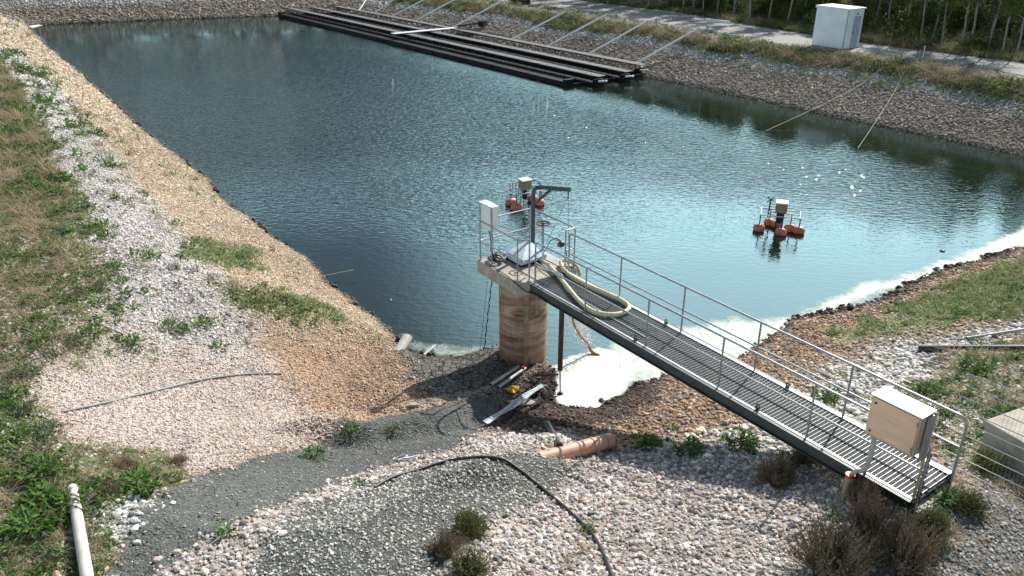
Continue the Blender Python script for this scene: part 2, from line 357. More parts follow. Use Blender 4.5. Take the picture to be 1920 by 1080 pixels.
ZP = [
 ('tan', [(-300,0),(60,50),(170,160),(265,250),(415,360),(520,440),(620,525),(760,640),(800,690),(775,745),(640,770),(560,700),(480,615),(350,465),(232,320),(130,190),(55,112),(-300,60)], .7),
 ('pale',[(-300,60),(55,112),(130,190),(232,320),(350,465),(480,615),(500,655),(240,665),(235,600),(190,480),(130,370),(70,240),(0,115),(-300,90)], .5),
 ('veg', [(-900,100),(-300,90),(-150,118),(-20,250),(60,370),(140,500),(200,600),(235,655),(100,700),(75,780),(115,830),(110,900),(60,1000),(-900,1000)], .55),
 ('pink',[(75,700),(245,655),(500,645),(560,700),(640,790),(480,865),(380,890),(200,860),(110,830),(75,770)], .7),
 ('pink',[(-200,860),(20,830),(60,900),(20,1000),(-200,1000)], .3),
 ('vegd',[(-900,700),(60,700),(70,780),(100,840),(130,900),(60,1000),(-900,1000)], .5),
 ('vegd', [(110,840),(270,850),(370,895),(340,940),(260,1000),(200,1090),(-600,1200),(-600,990),(20,960),(70,900)], .4),
 ('oran',[(480,625),(600,640),(735,640),(775,700),(772,735),(860,745),(840,770),(640,798),(550,720)], .5),
 ('moss',[(360,450),(470,470),(490,500),(420,500),(350,480)], .45),
 ('moss',[(400,530),(500,540),(620,575),(630,600),(540,600),(430,570)], .45),
 ('mud', [(722,645),(800,655),(900,650),(960,655),(1020,690),(1000,740),(900,745),(790,750),(770,690)], .15),
 ('wet', [(925,740),(1045,690),(1100,745),(1190,710),(1250,680),(1290,705),(1240,745),(1200,790),(1130,800),(1040,800),(925,815)], .35),
 ('brn', [(1245,690),(1330,640),(1450,605),(1700,528),(2300,360),(2300,420),(1920,500),(1700,590),(1620,640),(1560,700),(1500,735),(1440,790),(1300,830),(1170,835),(1130,815),(1200,790)], .45),
 ('moss',[(1540,640),(1600,610),(1700,575),(1920,490),(2300,380),(2300,480),(1920,590),(1760,610),(1680,640),(1580,655)], .5),
 ('cobw',[(1440,775),(1500,735),(1580,680),(1700,640),(1800,625),(1920,600),(2300,560),(2300,600),(1920,640),(1780,665),(1790,700),(1720,740),(1700,800),(1450,900),(1300,860),(1180,850),(1300,825)], .6),
 ('veg', [(1790,665),(1920,645),(2300,600),(2500,900),(1920,980),(1840,930),(1760,860),(1700,790),(1720,735),(1795,700)], .45),
 ('cob', [(200,1120),(290,1080),(370,1020),(480,960),(600,920),(700,880),(850,840),(940,805),(1060,805),(1180,850),(1300,850),(1460,870),(1600,930),(1620,1000),(1560,1200),(200,1200)], .3),
 ('whit',[(205,1010),(225,965),(270,935),(320,918),(345,930),(300,985),(240,1015)], .3),
 ('rgrv',[(1600,950),(1760,940),(1900,900),(2300,860),(2300,1300),(1500,1300),(1540,1080)], .4),
 ('grit',[(470,1150),(500,1050),(560,960),(700,915),(780,880),(900,855),(1040,848),(1100,878),(1050,930),(940,975),(880,1040),(850,1150)], .25),
 ('mat', [(190,1150),(240,1010),(300,930),(380,888),(480,862),(640,792),(770,772),(850,755),(905,735),(950,730),(950,770),(915,805),(850,842),(700,882),(600,922),(480,962),(370,1022),(290,1085),(240,1150)], .06),
]
ZW = [(k, wp(p), f) for k, p, f in ZP]
def zones(x, y):
    dR = lin(RN_, x, y); dF = lin(FN, x, y); dL = lin(LN, x, y); dN = lin(NN, x, y)
    wx = x + (fbm(x * .9, y * .9, 31, 3) - .5) * 1.1 + (fbm(x * 4, y * 4, 33, 2) - .5) * .35
    wy = y + (fbm(x * .9 + 9, y * .9, 32, 3) - .5) * 1.1 + (fbm(x * 4, y * 4 + 5, 34, 2) - .5) * .35
    P = np.tile(ZK['farb'], (len(x), 1))
    def mixin(k, wgt):
        nonlocal P; P = P * (1 - wgt[:, None]) + ZK[k] * wgt[:, None]
    left = (dL > -1) & (y < 110)
    mixin('tan', sstep(-.5, .3, dL) * (dL < 3.8)); mixin('pale', sstep(3.2, 3.9, dL)); mixin('veg', sstep(5.2, 6.4, dL))
    mixin('brn', sstep(-3, -2, dN)); mixin('veg', sstep(8, 9, dN))
    farn = (fbm(x * .25, y * .25, 40) - .5) * 3
    q = np.maximum(dR, dF); right = (q > -1)
    mixin('farb', sstep(-1, 0, q) * sstep(2, -2, dN)); mixin('farp', sstep(3.0, 3.7, q + farn * .5) * sstep(2, -2, dN))
    mixin('farg', sstep(4.3, 5.0, q + farn * .7) * sstep(2, -2, dN)); mixin('verge', sstep(6.2, 6.9, dR + farn * .25) * sstep(12, 6, dF)* sstep(2, -2, dN)); mixin('farg', sstep(12.0, 12.8, dR))
    nearsel = np.hypot(x, y) < 200
    for k, poly, f in ZW:
        A = np.array(poly); bb = (x > A[:, 0].min() - 2) & (x < A[:, 0].max() + 2) & (y > A[:, 1].min() - 2) & (y < A[:, 1].max() + 2)
        if not bb.any(): continue
        xx, yy = (x + (wx - x) * .40, y + (wy - y) * .40) if k == 'mat' else (wx, wy)
        s = polysd(poly, xx[bb], yy[bb]); wgt = sstep(-f, f, s)
        P[bb] = P[bb] * (1 - wgt[:, None]) + ZK[k] * wgt[:, None]
    return P

# ------------------------------------------------------------------ the ground: one sheet
def axis(lo, a, b, hi, step, g):
    c = list(np.arange(a, b, step)); s = step
    v = b
    while v < hi: c.append(v); s *= g; v += s
    c.append(hi); s = step; v = a; pre = []
    while True:
        s *= g; v -= s
        if v <= lo: break
        pre.append(v)
    return np.array([lo] + pre[::-1] + c)
gx = axis(-320, -9, 12, 320, .075, 1.022); gy = axis(-60, 7.5, 22, 380, .075, 1.0125)
GX, GY = np.meshgrid(gx, gy); nx, ny = len(gx), len(gy)
gxf, gyf = GX.ravel(), GY.ravel()
GH = hgt(gxf, gyf)
me = bpy.data.meshes.new('ground')
me.vertices.add(nx * ny); me.vertices.foreach_set('co', np.stack([gxf, gyf, GH], 1).ravel().astype(np.float32))
i = np.arange((nx - 1) * (ny - 1)); a = (i // (nx - 1)) * nx + i % (nx - 1)
q = np.stack([a, a + 1, a + nx + 1, a + nx], 1).ravel().astype(np.int32)
me.loops.add(len(q)); me.loops.foreach_set('vertex_index', q)
me.polygons.add(len(i)); me.polygons.foreach_set('loop_start', (np.arange(len(i)) * 4).astype(np.int32)); me.polygons.foreach_set('loop_total', np.full(len(i), 4, np.int32))
me.update(); me.validate()
PZ = zones(gxf, gyf)
def wetness(x, y, h): return sstep(.16, .03, h + (fbm(x * 3, y * 3, 51, 2) - .5) * .10)
wt = wetness(gxf, gyf, GH)
colr = PZ[:, :3] * (1 - .62 * wt[:, None]) * (.62 + .76 * fbm(gxf * .55, gyf * .55, 61, 6)[:, None])
ca = me.color_attributes.new('col', 'FLOAT_COLOR', 'POINT')
ca.data.foreach_set('color', np.concatenate([colr, np.ones((len(colr), 1))], 1).ravel().astype(np.float32))
sp = np.array(ZW[[k for k, _, _ in ZW].index('mud')][1])
mudw_ = sstep(-.2, .15, polysd(sp, gxf, gyf))
fa = me.attributes.new('mud', 'FLOAT', 'POINT'); fa.data.foreach_set('value', mudw_.astype(np.float32))
me.shade_smooth()
ground = bpy.data.objects.new('ground', me); COL.objects.link(ground); tag(ground, kind='structure', label='stony embankment ground round the pond')
gm, t, b = newmat('bank_ground'); me.materials.append(gm)
at = N(t, 'Attribute', attribute_name='col'); tcn = N(t, 'TexCoord')
v1 = N(t, 'TexVoronoi', Scale=22.0, Randomness=1.0); v2 = N(t, 'TexVoronoi', Scale=9.0)
n1 = N(t, 'TexNoise', Scale=60.0, Detail=5.0)
for n_ in (v1, v2, n1): t.links.new(tcn.outputs['Object'], n_.inputs['Vector'])
sx = N(t, 'SeparateColor'); t.links.new(v1.outputs['Color'], sx.inputs[0])
mr = N(t, 'MapRange'); mr.inputs['To Min'].default_value = .6; mr.inputs['To Max'].default_value = 1.4; t.links.new(sx.outputs[0], mr.inputs['Value'])
mr2 = N(t, 'MapRange'); mr2.inputs['To Min'].default_value = .75; mr2.inputs['To Max'].default_value = 1.25; t.links.new(n1.outputs['Fac'], mr2.inputs['Value'])
mu = N(t, 'Math', operation='MULTIPLY'); t.links.new(mr.outputs[0], mu.inputs[0]); t.links.new(mr2.outputs[0], mu.inputs[1])
# cracked mud
am = N(t, 'Attribute', attribute_name='mud')
v3 = N(t, 'TexVoronoi', Scale=5.5, feature='DISTANCE_TO_EDGE'); t.links.new(tcn.outputs['Object'], v3.inputs['Vector'])
ck = N(t, 'MapRange'); ck.inputs['From Min'].default_value = .02; ck.inputs['From Max'].default_value = .11; ck.inputs['To Min'].default_value = .12; ck.inputs['To Max'].default_value = 1.0
t.links.new(v3.outputs['Distance'], ck.inputs['Value'])
cx = N(t, 'Mix', data_type='FLOAT'); t.links.new(am.outputs['Fac'], cx.inputs['Factor']); cx.inputs['A'].default_value = 1; t.links.new(ck.outputs[0], cx.inputs['B'])
mu2 = N(t, 'Math', operation='MULTIPLY'); t.links.new(mu.outputs[0], mu2.inputs[0]); t.links.new(cx.outputs[0], mu2.inputs[1])
sc = N(t, 'VectorMath', operation='SCALE'); t.links.new(at.outputs['Color'], sc.inputs[0]); t.links.new(mu2.outputs[0], sc.inputs['Scale'])
t.links.new(sc.outputs[0], b.inputs['Base Color']); b.inputs['Roughness'].default_value = .9; b.inputs['Specular IOR Level'].default_value = .25
b1 = N(t, 'Bump', Strength=.8, Distance=.03, invert=True); t.links.new(v1.outputs['Distance'], b1.inputs['Height'])
b2 = N(t, 'Bump', Strength=.5, Distance=.03); t.links.new(cx.outputs[0], b2.inputs['Height']); t.links.new(b1.outputs[0], b2.inputs['Normal'])
t.links.new(b2.outputs[0], b.inputs['Normal'])

# ------------------------------------------------------------------ water
wm, t, b = newmat('pond_water')
tcn = N(t, 'TexCoord'); mpn = N(t, 'Mapping'); mpn.inputs['Rotation'].default_value = (0, 0, R(14)); mpn.inputs['Scale'].default_value = (.8, 1.35, 1)
t.links.new(tcn.outputs['Object'], mpn.inputs['Vector'])
wn = N(t, 'TexNoise', Scale=3.6, Detail=2.5, Roughness=.55, Distortion=.4); wn2 = N(t, 'TexNoise', Scale=.06, Detail=3.0); wn3 = N(t, 'TexNoise', Scale=11.0, Detail=3.0)
t.links.new(mpn.outputs[0], wn.inputs['Vector']); t.links.new(mpn.outputs[0], wn3.inputs['Vector']); t.links.new(tcn.outputs['Object'], wn2.inputs['Vector'])
sxy = N(t, 'SeparateXYZ'); t.links.new(tcn.outputs['Object'], sxy.inputs[0])
# ripple field: calm near the inner corner, wind ripples further out
a1 = N(t, 'Math', operation='MULTIPLY_ADD'); a1.inputs[1].default_value = 30.0; t.links.new(wn2.outputs['Fac'], a1.inputs[0]); t.links.new(sxy.outputs['Y'], a1.inputs[2])
rp = N(t, 'MapRange'); rp.interpolation_type = 'SMOOTHSTEP'; rp.inputs['From Min'].default_value = 38; rp.inputs['From Max'].default_value = 58; rp.inputs['To Min'].default_value = .07; rp.inputs['To Max'].default_value = 1.0
t.links.new(a1.outputs[0], rp.inputs['Value'])
rf = N(t, 'MapRange'); rf.interpolation_type = 'SMOOTHSTEP'; rf.inputs['From Min'].default_value = 5.0; rf.inputs['From Max'].default_value = 15.0; rf.inputs['To Min'].default_value = .05; rf.inputs['To Max'].default_value = 1.0
def dplane(l):
    d_ = N(t, 'VectorMath', operation='DOT_PRODUCT'); d_.inputs[1].default_value = (-l[1][0], -l[1][1], 0); t.links.new(tcn.outputs['Object'], d_.inputs[0])
    a_ = N(t, 'Math', operation='ADD'); a_.inputs[1].default_value = float(l[0] @ l[1]); t.links.new(d_.outputs['Value'], a_.inputs[0]); return a_.outputs[0]
mn = N(t, 'Math', operation='MULTIPLY'); mn.inputs[1].default_value = .42; t.links.new(dplane(FN), mn.inputs[0])
mi = N(t, 'Math', operation='MINIMUM'); t.links.new(dplane(RN_), mi.inputs[0]); t.links.new(mn.outputs[0], mi.inputs[1])
wv = N(t, 'Math', operation='MULTIPLY_ADD'); wv.inputs[1].default_value = 12.0; t.links.new(wn2.outputs['Fac'], wv.inputs[0]); t.links.new(mi.outputs[0], wv.inputs[2])
wv2 = N(t, 'Math', operation='SUBTRACT'); wv2.inputs[1].default_value = 6.0; t.links.new(wv.outputs[0], wv2.inputs[0]); t.links.new(wv2.outputs[0], rf.inputs['Value'])
rm = N(t, 'Math', operation='MULTIPLY'); t.links.new(rp.outputs[0], rm.inputs[0]); t.links.new(rf.outputs[0], rm.inputs[1])
hm = N(t, 'Math', operation='MULTIPLY_ADD'); hm.inputs[1].default_value = .12; t.links.new(wn3.outputs['Fac'], hm.inputs[0]); t.links.new(wn.outputs['Fac'], hm.inputs[2])
bw = N(t, 'Bump', Distance=.12); t.links.new(rm.outputs[0], bw.inputs['Strength']); t.links.new(hm.outputs[0], bw.inputs['Height'])
t.links.new(bw.outputs[0], b.inputs['Normal'])
wout = t.nodes['Material Output']; df = N(t, 'BsdfDiffuse'); df.inputs['Color'].default_value = (.007, .013, .008, 1)
gs = N(t, 'BsdfGlossy'); gs.inputs['Color'].default_value = (.80, .97, 1.0, 1); gs.inputs['Roughness'].default_value = .018
fr_ = N(t, 'Fresnel', IOR=1.95); mxs = N(t, 'MixShader')
for n_ in (gs, fr_): t.links.new(bw.outputs[0], n_.inputs['Normal'])
t.links.new(fr_.outputs[0], mxs.inputs[0]); t.links.new(df.outputs[0], mxs.inputs[1]); t.links.new(gs.outputs[0], mxs.inputs[2]); t.links.new(mxs.outputs[0], wout.inputs['Surface'])
WAT = MB(); WAT.add([(-110, 9, 0), (70, 9, 0), (70, 160, 0), (-110, 160, 0)], [(0, 1, 2, 3)])
water = WAT.build('water', wm); tag(water, 'dark teal pond water with wind ripples', kind='structure')

# ------------------------------------------------------------------ gravel road on the far crest
rn = [(900, -2), (1000, 8), (1150, 30), (1330, 59), (1500, 88), (1640, 102), (1760, 116), (1920, 142), (2200, 190)]
rfar = [(980, -14), (1170, 12), (1250, 21), (1330, 34), (1480, 60), (1640, 84), (1760, 99), (1920, 119), (2200, 160)]
mb = MB(); rows = []
A_ = smooth_path([(*un(x, y, 2.5), 0) for x, y in rn], 10); B_ = smooth_path([(*un(x, y, 2.5), 0) for x, y in rfar], 10)
nr = len(A_); K = 8
vs_ = []; 
for p, q_ in zip(A_, B_):
    for j in range(K + 1):
        f = j / K; X = p.x * (1 - f) + q_.x * f; Y = p.y * (1 - f) + q_.y * f
        e = (fbm(np.array([X * .9]), np.array([Y * .9]), 77)[0] - .5) * (.9 if j in (0, K) else 0)
        vs_.append((X + e * .8, Y + e * .5, 0))
va = np.array(vs_); va[:, 2] = hgt(va[:, 0], va[:, 1]) + .03
mb.add(va, [(r_ * (K + 1) + j, r_ * (K + 1) + j + 1, (r_ + 1) * (K + 1) + j + 1, (r_ + 1) * (K + 1) + j) for r_ in range(nr - 1) for j in range(K)])
tag(mb.build('road', 'road'), 'pale gravel track along the far crest', kind='structure')

# ------------------------------------------------------------------ scatter by geometry nodes (uncountable stones and ground cover)
def make_proto_coll(name, objs):
    c = bpy.data.collections.new(name)
    for o in objs: c.objects.link(o)
    return c
def raw_obj(name, v, f, m):
    me = bpy.data.meshes.new(name); me.from_pydata([tuple(p) for p in v], [], f); me.update()
    if m: me.materials.append(m)
    return bpy.data.objects.new(name, me)
def scatter(name, label, P, rot, scl, idx, coll, col=None):
    me = bpy.data.meshes.new(name); n = len(P); me.vertices.add(n); me.vertices.foreach_set('co', P.astype(np.float32).ravel())
    for nm, ty, dat in (('rot', 'FLOAT_VECTOR', rot), ('scl', 'FLOAT_VECTOR', scl)):
        me.attributes.new(nm, ty, 'POINT').data.foreach_set('vector', dat.astype(np.float32).ravel())
    me.attributes.new('idx', 'INT', 'POINT').data.foreach_set('value', idx.astype(np.int32))
    if col is not None:
        me.attributes.new('icol', 'FLOAT_COLOR', 'POINT').data.foreach_set('color', np.concatenate([col, np.ones((n, 1))], 1).astype(np.float32).ravel())
    o = bpy.data.objects.new(name, me); COL.objects.link(o); tag(o, label, kind='stuff')
    ng = bpy.data.node_groups.new(name + '_scatter', 'GeometryNodeTree')
    ng.interface.new_socket('Geometry', in_out='INPUT', socket_type='NodeSocketGeometry'); ng.interface.new_socket('Geometry', in_out='OUTPUT', socket_type='NodeSocketGeometry')
    gi = ng.nodes.new('NodeGroupInput'); go = ng.nodes.new('NodeGroupOutput')
    ci = ng.nodes.new('GeometryNodeCollectionInfo'); ci.inputs['Collection'].default_value = coll; ci.inputs['Separate Children'].default_value = True; ci.inputs['Reset Children'].default_value = True
    ip = ng.nodes.new('GeometryNodeInstanceOnPoints'); ip.inputs['Pick Instance'].default_value = True
    def na(nm, ty):
        k = ng.nodes.new('GeometryNodeInputNamedAttribute'); k.data_type = ty; k.inputs['Name'].default_value = nm; return k.outputs['Attribute']
    e2r = ng.nodes.new('FunctionNodeEulerToRotation')
    ng.links.new(na('rot', 'FLOAT_VECTOR'), e2r.inputs[0]); ng.links.new(e2r.outputs[0], ip.inputs['Rotation'])
    ng.links.new(na('scl', 'FLOAT_VECTOR'), ip.inputs['Scale']); ng.links.new(na('idx', 'INT'), ip.inputs['Instance Index'])
    ng.links.new(gi.outputs[0], ip.inputs['Points']); ng.links.new(ci.outputs[0], ip.inputs['Instance']); ng.links.new(ip.outputs[0], go.inputs[0])
    md = o.modifiers.new('scatter', 'NODES'); md.node_group = ng
    return o

# stones
sm_, t, b = newmat('stone')
at = N(t, 'Attribute', attribute_name='icol', attribute_type='INSTANCER'); tcn = N(t, 'TexCoord'); n1 = N(t, 'TexNoise', Scale=2.5, Detail=4.0)
t.links.new(tcn.outputs['Object'], n1.inputs['Vector']); mr = N(t, 'MapRange'); mr.inputs['To Min'].default_value = .75; mr.inputs['To Max'].default_value = 1.25; t.links.new(n1.outputs['Fac'], mr.inputs['Value'])
sc = N(t, 'VectorMath', operation='SCALE'); t.links.new(at.outputs['Color'], sc.inputs[0]); t.links.new(mr.outputs[0], sc.inputs['Scale']); t.links.new(sc.outputs[0], b.inputs['Base Color'])
b.inputs['Roughness'].default_value = .75; b.inputs['Specular IOR Level'].default_value = .35
import bmesh
stones = []
for k in range(6):
    bm = bmesh.new(); bmesh.ops.create_icosphere(bm, subdivisions=2 if k < 3 else 1, radius=.5)
    rs = random.Random(k)
    dirs = [Vector((rs.gauss(0, 1), rs.gauss(0, 1), rs.gauss(0, 1))).normalized() for _ in range(9)]
    for v in bm.verts:
        p = v.co.copy()
        for d in dirs:
            e = p.dot(d); lim = .5 * (.70 + .25 * ((k * 7 + dirs.index(d) * 3) % 5) / 5)
            if e > lim: p -= d * (e - lim) * .85
        v.co = p
    me = bpy.data.meshes.new('stone'); bm.to_mesh(me); bm.free(); me.materials.append(sm_); me.shade_smooth() if k < 3 else None
    stones.append(bpy.data.objects.new('stone_shape', me))
stone_coll = make_proto_coll('stone_shapes', stones)

def candidates(smin, k, rmax=125, r0=7.2, az=.72, wide=.0):
    out = []; r = r0
    while r < rmax:
        r2 = r * 1.06; s = max(smin, k * r); n = int(az * (r2 * r2 - r * r) / (s * s))
        rr = np.sqrt(RNG.uniform(r * r, r2 * r2, n)); th = RNG.uniform(-az, az, n)
        out.append(np.stack([rr * np.sin(th), rr * np.cos(th), np.full(n, s)], 1)); r = r2
    C = np.concatenate(out)
    X, Y = C[:, 0], C[:, 1]; h = hgt(X, Y)
    # keep what the frame (plus a margin) can see
    zc = Y * CC + (CAMZ - h) * SS; yc = (CAMZ - h) * CC - Y * SS
    px = 960 + FPX * X / zc; py = 540 + FPX * yc / zc
    keep = (h > -.06) & (px > -160) & (px < 2080) & (py > -90) & (py < 1200)
    return C[keep, 0], C[keep, 1], C[keep, 2], h[keep]
X, Y, S0, Hh = candidates(.030, .0017)
P = zones(X + RNG.normal(0, .17, len(X)), Y + RNG.normal(0, .17, len(X))); size = np.maximum(P[:, 6], S0)
prob = P[:, 7] * (S0 / size) ** 2 * 1.05
ok = RNG.random(len(X)) < prob
roadpoly = [(p.x, p.y) for p in A_[::5]] + [(p.x, p.y) for p in B_[::5][::-1]]
ok &= polysd(roadpoly, X, Y) < -.1
X, Y, size, Hh, P = X[ok], Y[ok], size[ok], Hh[ok], P[ok]
n = len(X); sz = size * np.exp(np.clip(RNG.normal(-.10, .40, n), -1, .62)) * (.8 + .4 * fbm(X * .9, Y * .9, 64, 3))
wt = wetness(X, Y, Hh)
c = P[:, 3:6] * np.exp(RNG.normal(-.08, .30, n))[:, None] * (.80 + .40 * fbm(X * .7, Y * .7, 63, 4))[:, None] * (1 + RNG.normal(0, .035, (n, 3)))
grey = RNG.random(n) < .18; c[grey] = c[grey].mean(1)[:, None] * .8
darks = RNG.random(n) < .07; c[darks] *= .5
c = np.clip(c, 0.01, .8) * (1 - .68 * wt[:, None])
scl = np.stack([sz * RNG.uniform(.9, 1.5, n), sz * RNG.uniform(.75, 1.1, n), sz * RNG.uniform(.5, .85, n)], 1)
rot = np.stack([RNG.normal(0, .35, n), RNG.normal(0, .35, n), RNG.uniform(0, 6.28, n)], 1)
print('stones', n)
scatter('gravel_and_cobbles', 'loose stones covering the banks', np.stack([X, Y, Hh + sz * .12], 1), rot, scl, RNG.integers(0, 3, n) + np.where(size > .08, 0, 3), stone_coll, c)
# dark stones that stand at the waterline
def shore_stones():
    pts = []
    for k in range(5200):
        a = RNG.uniform(0, 1)
        if RNG.random() < .5: p = LN[0] + np.array([-.576, .817]) * RNG.uniform(-6, 60) ** 1.0
        else: p = NN[0] + np.array([.872, .49]) * RNG.uniform(-8, 18)
        nrm = LN[1] if p[0] < 0 else NN[1]
        pts.append(p + nrm * RNG.normal(.1, .5))
    A = np.array(pts); h = hgt(A[:, 0], A[:, 1]); k = (h > -.03) & (h < .07) & (fbm(A[:, 0] * 1.3, A[:, 1] * 1.3, 44, 3) > .52); return A[k], h[k]
A, h = shore_stones(); n = len(A); sz = np.exp(RNG.normal(-2.25, .35, n)) * np.clip(np.hypot(A[:, 0], A[:, 1]) / 26, .8, 1.6)
c = np.tile(np.array([.05, .042, .036]), (n, 1)) * np.exp(RNG.normal(0, .4, n))[:, None]
scatter('shoreline_stones', 'dark wet stones along the waterline', np.stack([A[:, 0], A[:, 1], np.maximum(h, -.02) + sz * .1], 1), RNG.uniform(-.5, 6, (n, 3)), np.stack([sz * 1.3, sz, sz * .8], 1), RNG.integers(0, 3, n), stone_coll, c)

# ---- plant shapes
def blades(rs, n, hmin, hmax, wdt, spread, lean, seg=3):
    v = []; f = []
    for _ in range(n):
        a = rs.uniform(0, 6.28); r0 = rs.uniform(0, spread); h_ = rs.uniform(hmin, hmax); la = rs.uniform(0, 6.28); ln = rs.uniform(.2, 1) * lean
        bx, by = r0 * math.cos(a), r0 * math.sin(a); px_, py_ = -math.sin(la), math.cos(la); o = len(v)
        for s in range(seg + 1):
            t_ = s / seg; w_ = wdt * (1 - t_ * .85) / 2; d = ln * h_ * t_ * t_; z = h_ * t_ * (1 - .35 * ln * t_)
            cx_, cy_ = bx + math.cos(la) * d, by + math.sin(la) * d
            v += [(cx_ - px_ * w_, cy_ - py_ * w_, z), (cx_ + px_ * w_, cy_ + py_ * w_, z)]
        f += [(o + 2 * s, o + 2 * s + 1, o + 2 * s + 3, o + 2 * s + 2) for s in range(seg)]
    return v, f
def leaves(rs, n, rad, hgt_, l, w_, flat=.4):
    v = []; f = []; ph = [rs.uniform(0, 6.28) for _ in range(3)]
    for _ in range(n):
        a = rs.uniform(0, 6.28); r0 = rad * math.sqrt(rs.random()) * (.62 + .38 * math.sin(3 * a + ph[0]) * .8 + .25 * math.sin(5 * a + ph[1])); z = hgt_ * rs.random() * (1.1 - .7 * (r0 / rad) ** 2)
        c_ = Vector((r0 * math.cos(a), r0 * math.sin(a), z)); d = Vector((math.cos(a) + rs.gauss(0, .5), math.sin(a) + rs.gauss(0, .5), rs.gauss(.3, flat))).normalized()
        s = d.cross(Vector((rs.gauss(0, .4), rs.gauss(0, .4), 1))).normalized(); ll = l * rs.uniform(.6, 1.3); ww = w_ * rs.uniform(.7, 1.2); o = len(v)
        up = s.cross(d)
        v += [c_, c_ + d * ll * .5 + s * ww / 2 + up * .1 * ll, c_ + d * ll, c_ + d * ll * .5 - s * ww / 2 + up * .1 * ll]
        f += [(o, o + 1, o + 2, o + 3)]
    return v, f
rs = random.Random(3)
gr = [raw_obj('grass_tuft', *blades(rs, 26, .06, .20, .008, .07, .9), M['grass']) for _ in range(3)]
dr = [raw_obj('dry_tuft', *blades(rs, 30, .08, .26, .007, .10, 2.2), M['dry']) for _ in range(3)]
lf = [raw_obj('leafy_tuft', *leaves(rs, 42, .13, .10, .075, .035), M['leaf']) for _ in range(2)] + [raw_obj('leafy_tuft_blue', *leaves(rs, 60, .12, .10, .05, .02), M['leafb'])]
mo = [raw_obj('creeping_tuft', *leaves(rs, 40, .10, .022, .035, .018, .15), M['moss']) for _ in range(2)]
def scat_veg(name, label, protos, colidx, per, smin, k, scr, maxn, rmax=70, patch=.5, dh=0.0):
    X, Y, S0, Hh = candidates(smin, k, rmax); P = zones(X, Y)
    pt = sstep(patch - .16, patch + .10, fbm(X * .55, Y * .55, 90 + colidx)) * 1.6
    prob = P[:, colidx] * pt * S0 * S0 * per
    ok = (RNG.random(len(X)) < prob) & (Hh > .12) & (polysd(roadpoly, X, Y) < -.05)
    X, Y, S0, Hh = X[ok], Y[ok], S0[ok], Hh[ok]; n = len(X)
    s = RNG.uniform(*scr, n) * np.clip(S0 / smin, 1, 2.6)
    print(name, n)
    scatter(name, label, np.stack([X, Y, Hh - .01 + dh], 1), np.stack([RNG.normal(0, .15, n), RNG.normal(0, .15, n), RNG.uniform(0, 6.28, n)], 1), np.stack([s, s, s * RNG.uniform(.7, 1.3, n)], 1), RNG.integers(0, len(protos), n), make_proto_coll(name + '_shapes', protos))
scat_veg('grass', 'short green grass tufts on the crest', gr, 8, 1.0, .07, .0045, (.6, 1.4), 0, 105, .45)
scat_veg('dry_grass', 'brown dead grass and straw', dr, 9, 1.0, .07, .0045, (.6, 1.5), 0, 105, .42)
scat_veg('leafy_ground_cover', 'low leafy weeds between the stones', lf, 10, 1.4, .09, .005, (.6, 1.5), 0, 105, .48)
scat_veg('creeping_ground_cover', 'pale green creeping growth on gravel', mo, 11, 1.6, .05, .0036, (.8, 1.6), 0, 60, .40)

# ================================================================== STRUCTURES AND THINGS
O_ = np.array([6.26, 9.74]); D_ = np.array([-.576, .817]); P_ = np.array([.817, .576]); DZ = 2.7
DV = Vector((D_[0], D_[1], 0)); PV = Vector((P_[0], P_[1], 0)); UP = Vector((0, 0, 1))
def W(s, p, z=0.0):
    q = O_ + D_ * s + P_ * p; return Vector((q[0], q[1], DZ + z))
AX = (DV, PV, UP)

# ---- outlet tower: column, slab, railing, hatch
tower = thing('outlet_tower', W(10.95, .43, -DZ), 'round stained concrete water outlet tower with railed concrete platform', 'tower')
cc = W(10.95, .43, -DZ - .9)
cmx, t, b = newmat('banded_concrete')
tcn = N(t, 'TexCoord'); sx = N(t, 'SeparateXYZ'); t.links.new(tcn.outputs['Object'], sx.inputs[0])
mpn = N(t, 'Mapping'); mpn.inputs['Scale'].default_value = (.5, .5, 3.4); t.links.new(tcn.outputs['Object'], mpn.inputs['Vector'])
n1 = N(t, 'TexNoise', Scale=1.4, Detail=7.0, Roughness=.68, Distortion=1.3); t.links.new(mpn.outputs[0], n1.inputs['Vector'])
r1 = N(t, 'ValToRGB'); e = r1.color_ramp.elements; e[0].position = .33; e[0].color = (.12, .065, .04, 1); e[1].position = .66; e[1].color = (.55, .46, .34, 1)
m_ = e.new(.48); m_.color = (.33, .205, .13, 1); m_ = e.new(.56); m_.color = (.42, .31, .21, 1)
t.links.new(n1.outputs['Fac'], r1.inputs[0])
n2 = N(t, 'TexNoise', Scale=3.0, Detail=8.0, Roughness=.7); mp2 = N(t, 'Mapping'); mp2.inputs['Scale'].default_value = (3, 3, .5); t.links.new(tcn.outputs['Object'], mp2.inputs[0]); t.links.new(mp2.outputs[0], n2.inputs['Vector'])
r2 = N(t, 'MapRange'); r2.inputs['From Min'].default_value = .3; r2.inputs['From Max'].default_value = .7; r2.inputs['To Min'].default_value = .75; r2.inputs['To Max'].default_value = 1.2; t.links.new(n2.outputs['Fac'], r2.inputs['Value'])
sc = N(t, 'VectorMath', operation='SCALE'); t.links.new(r1.outputs[0], sc.inputs[0]); t.links.new(r2.outputs[0], sc.inputs['Scale']); t.links.new(sc.outputs[0], b.inputs['Base Color'])
b.inputs['Roughness'].default_value = .8; bp = N(t, 'Bump', Strength=.3, Distance=.02); t.links.new(n1.outputs['Fac'], bp.inputs['Height']); t.links.new(bp.outputs[0], b.inputs['Normal'])
prof = [(.65, 0)]
for i in range(1, 14):
    z = .25 * i; prof += [(.655, z - .012), (.643, z - .006), (.643, z + .006), (.655, z + .012)] if i % 3 == 1 else [(.655 + .004 * math.sin(i * 2.1), z)]
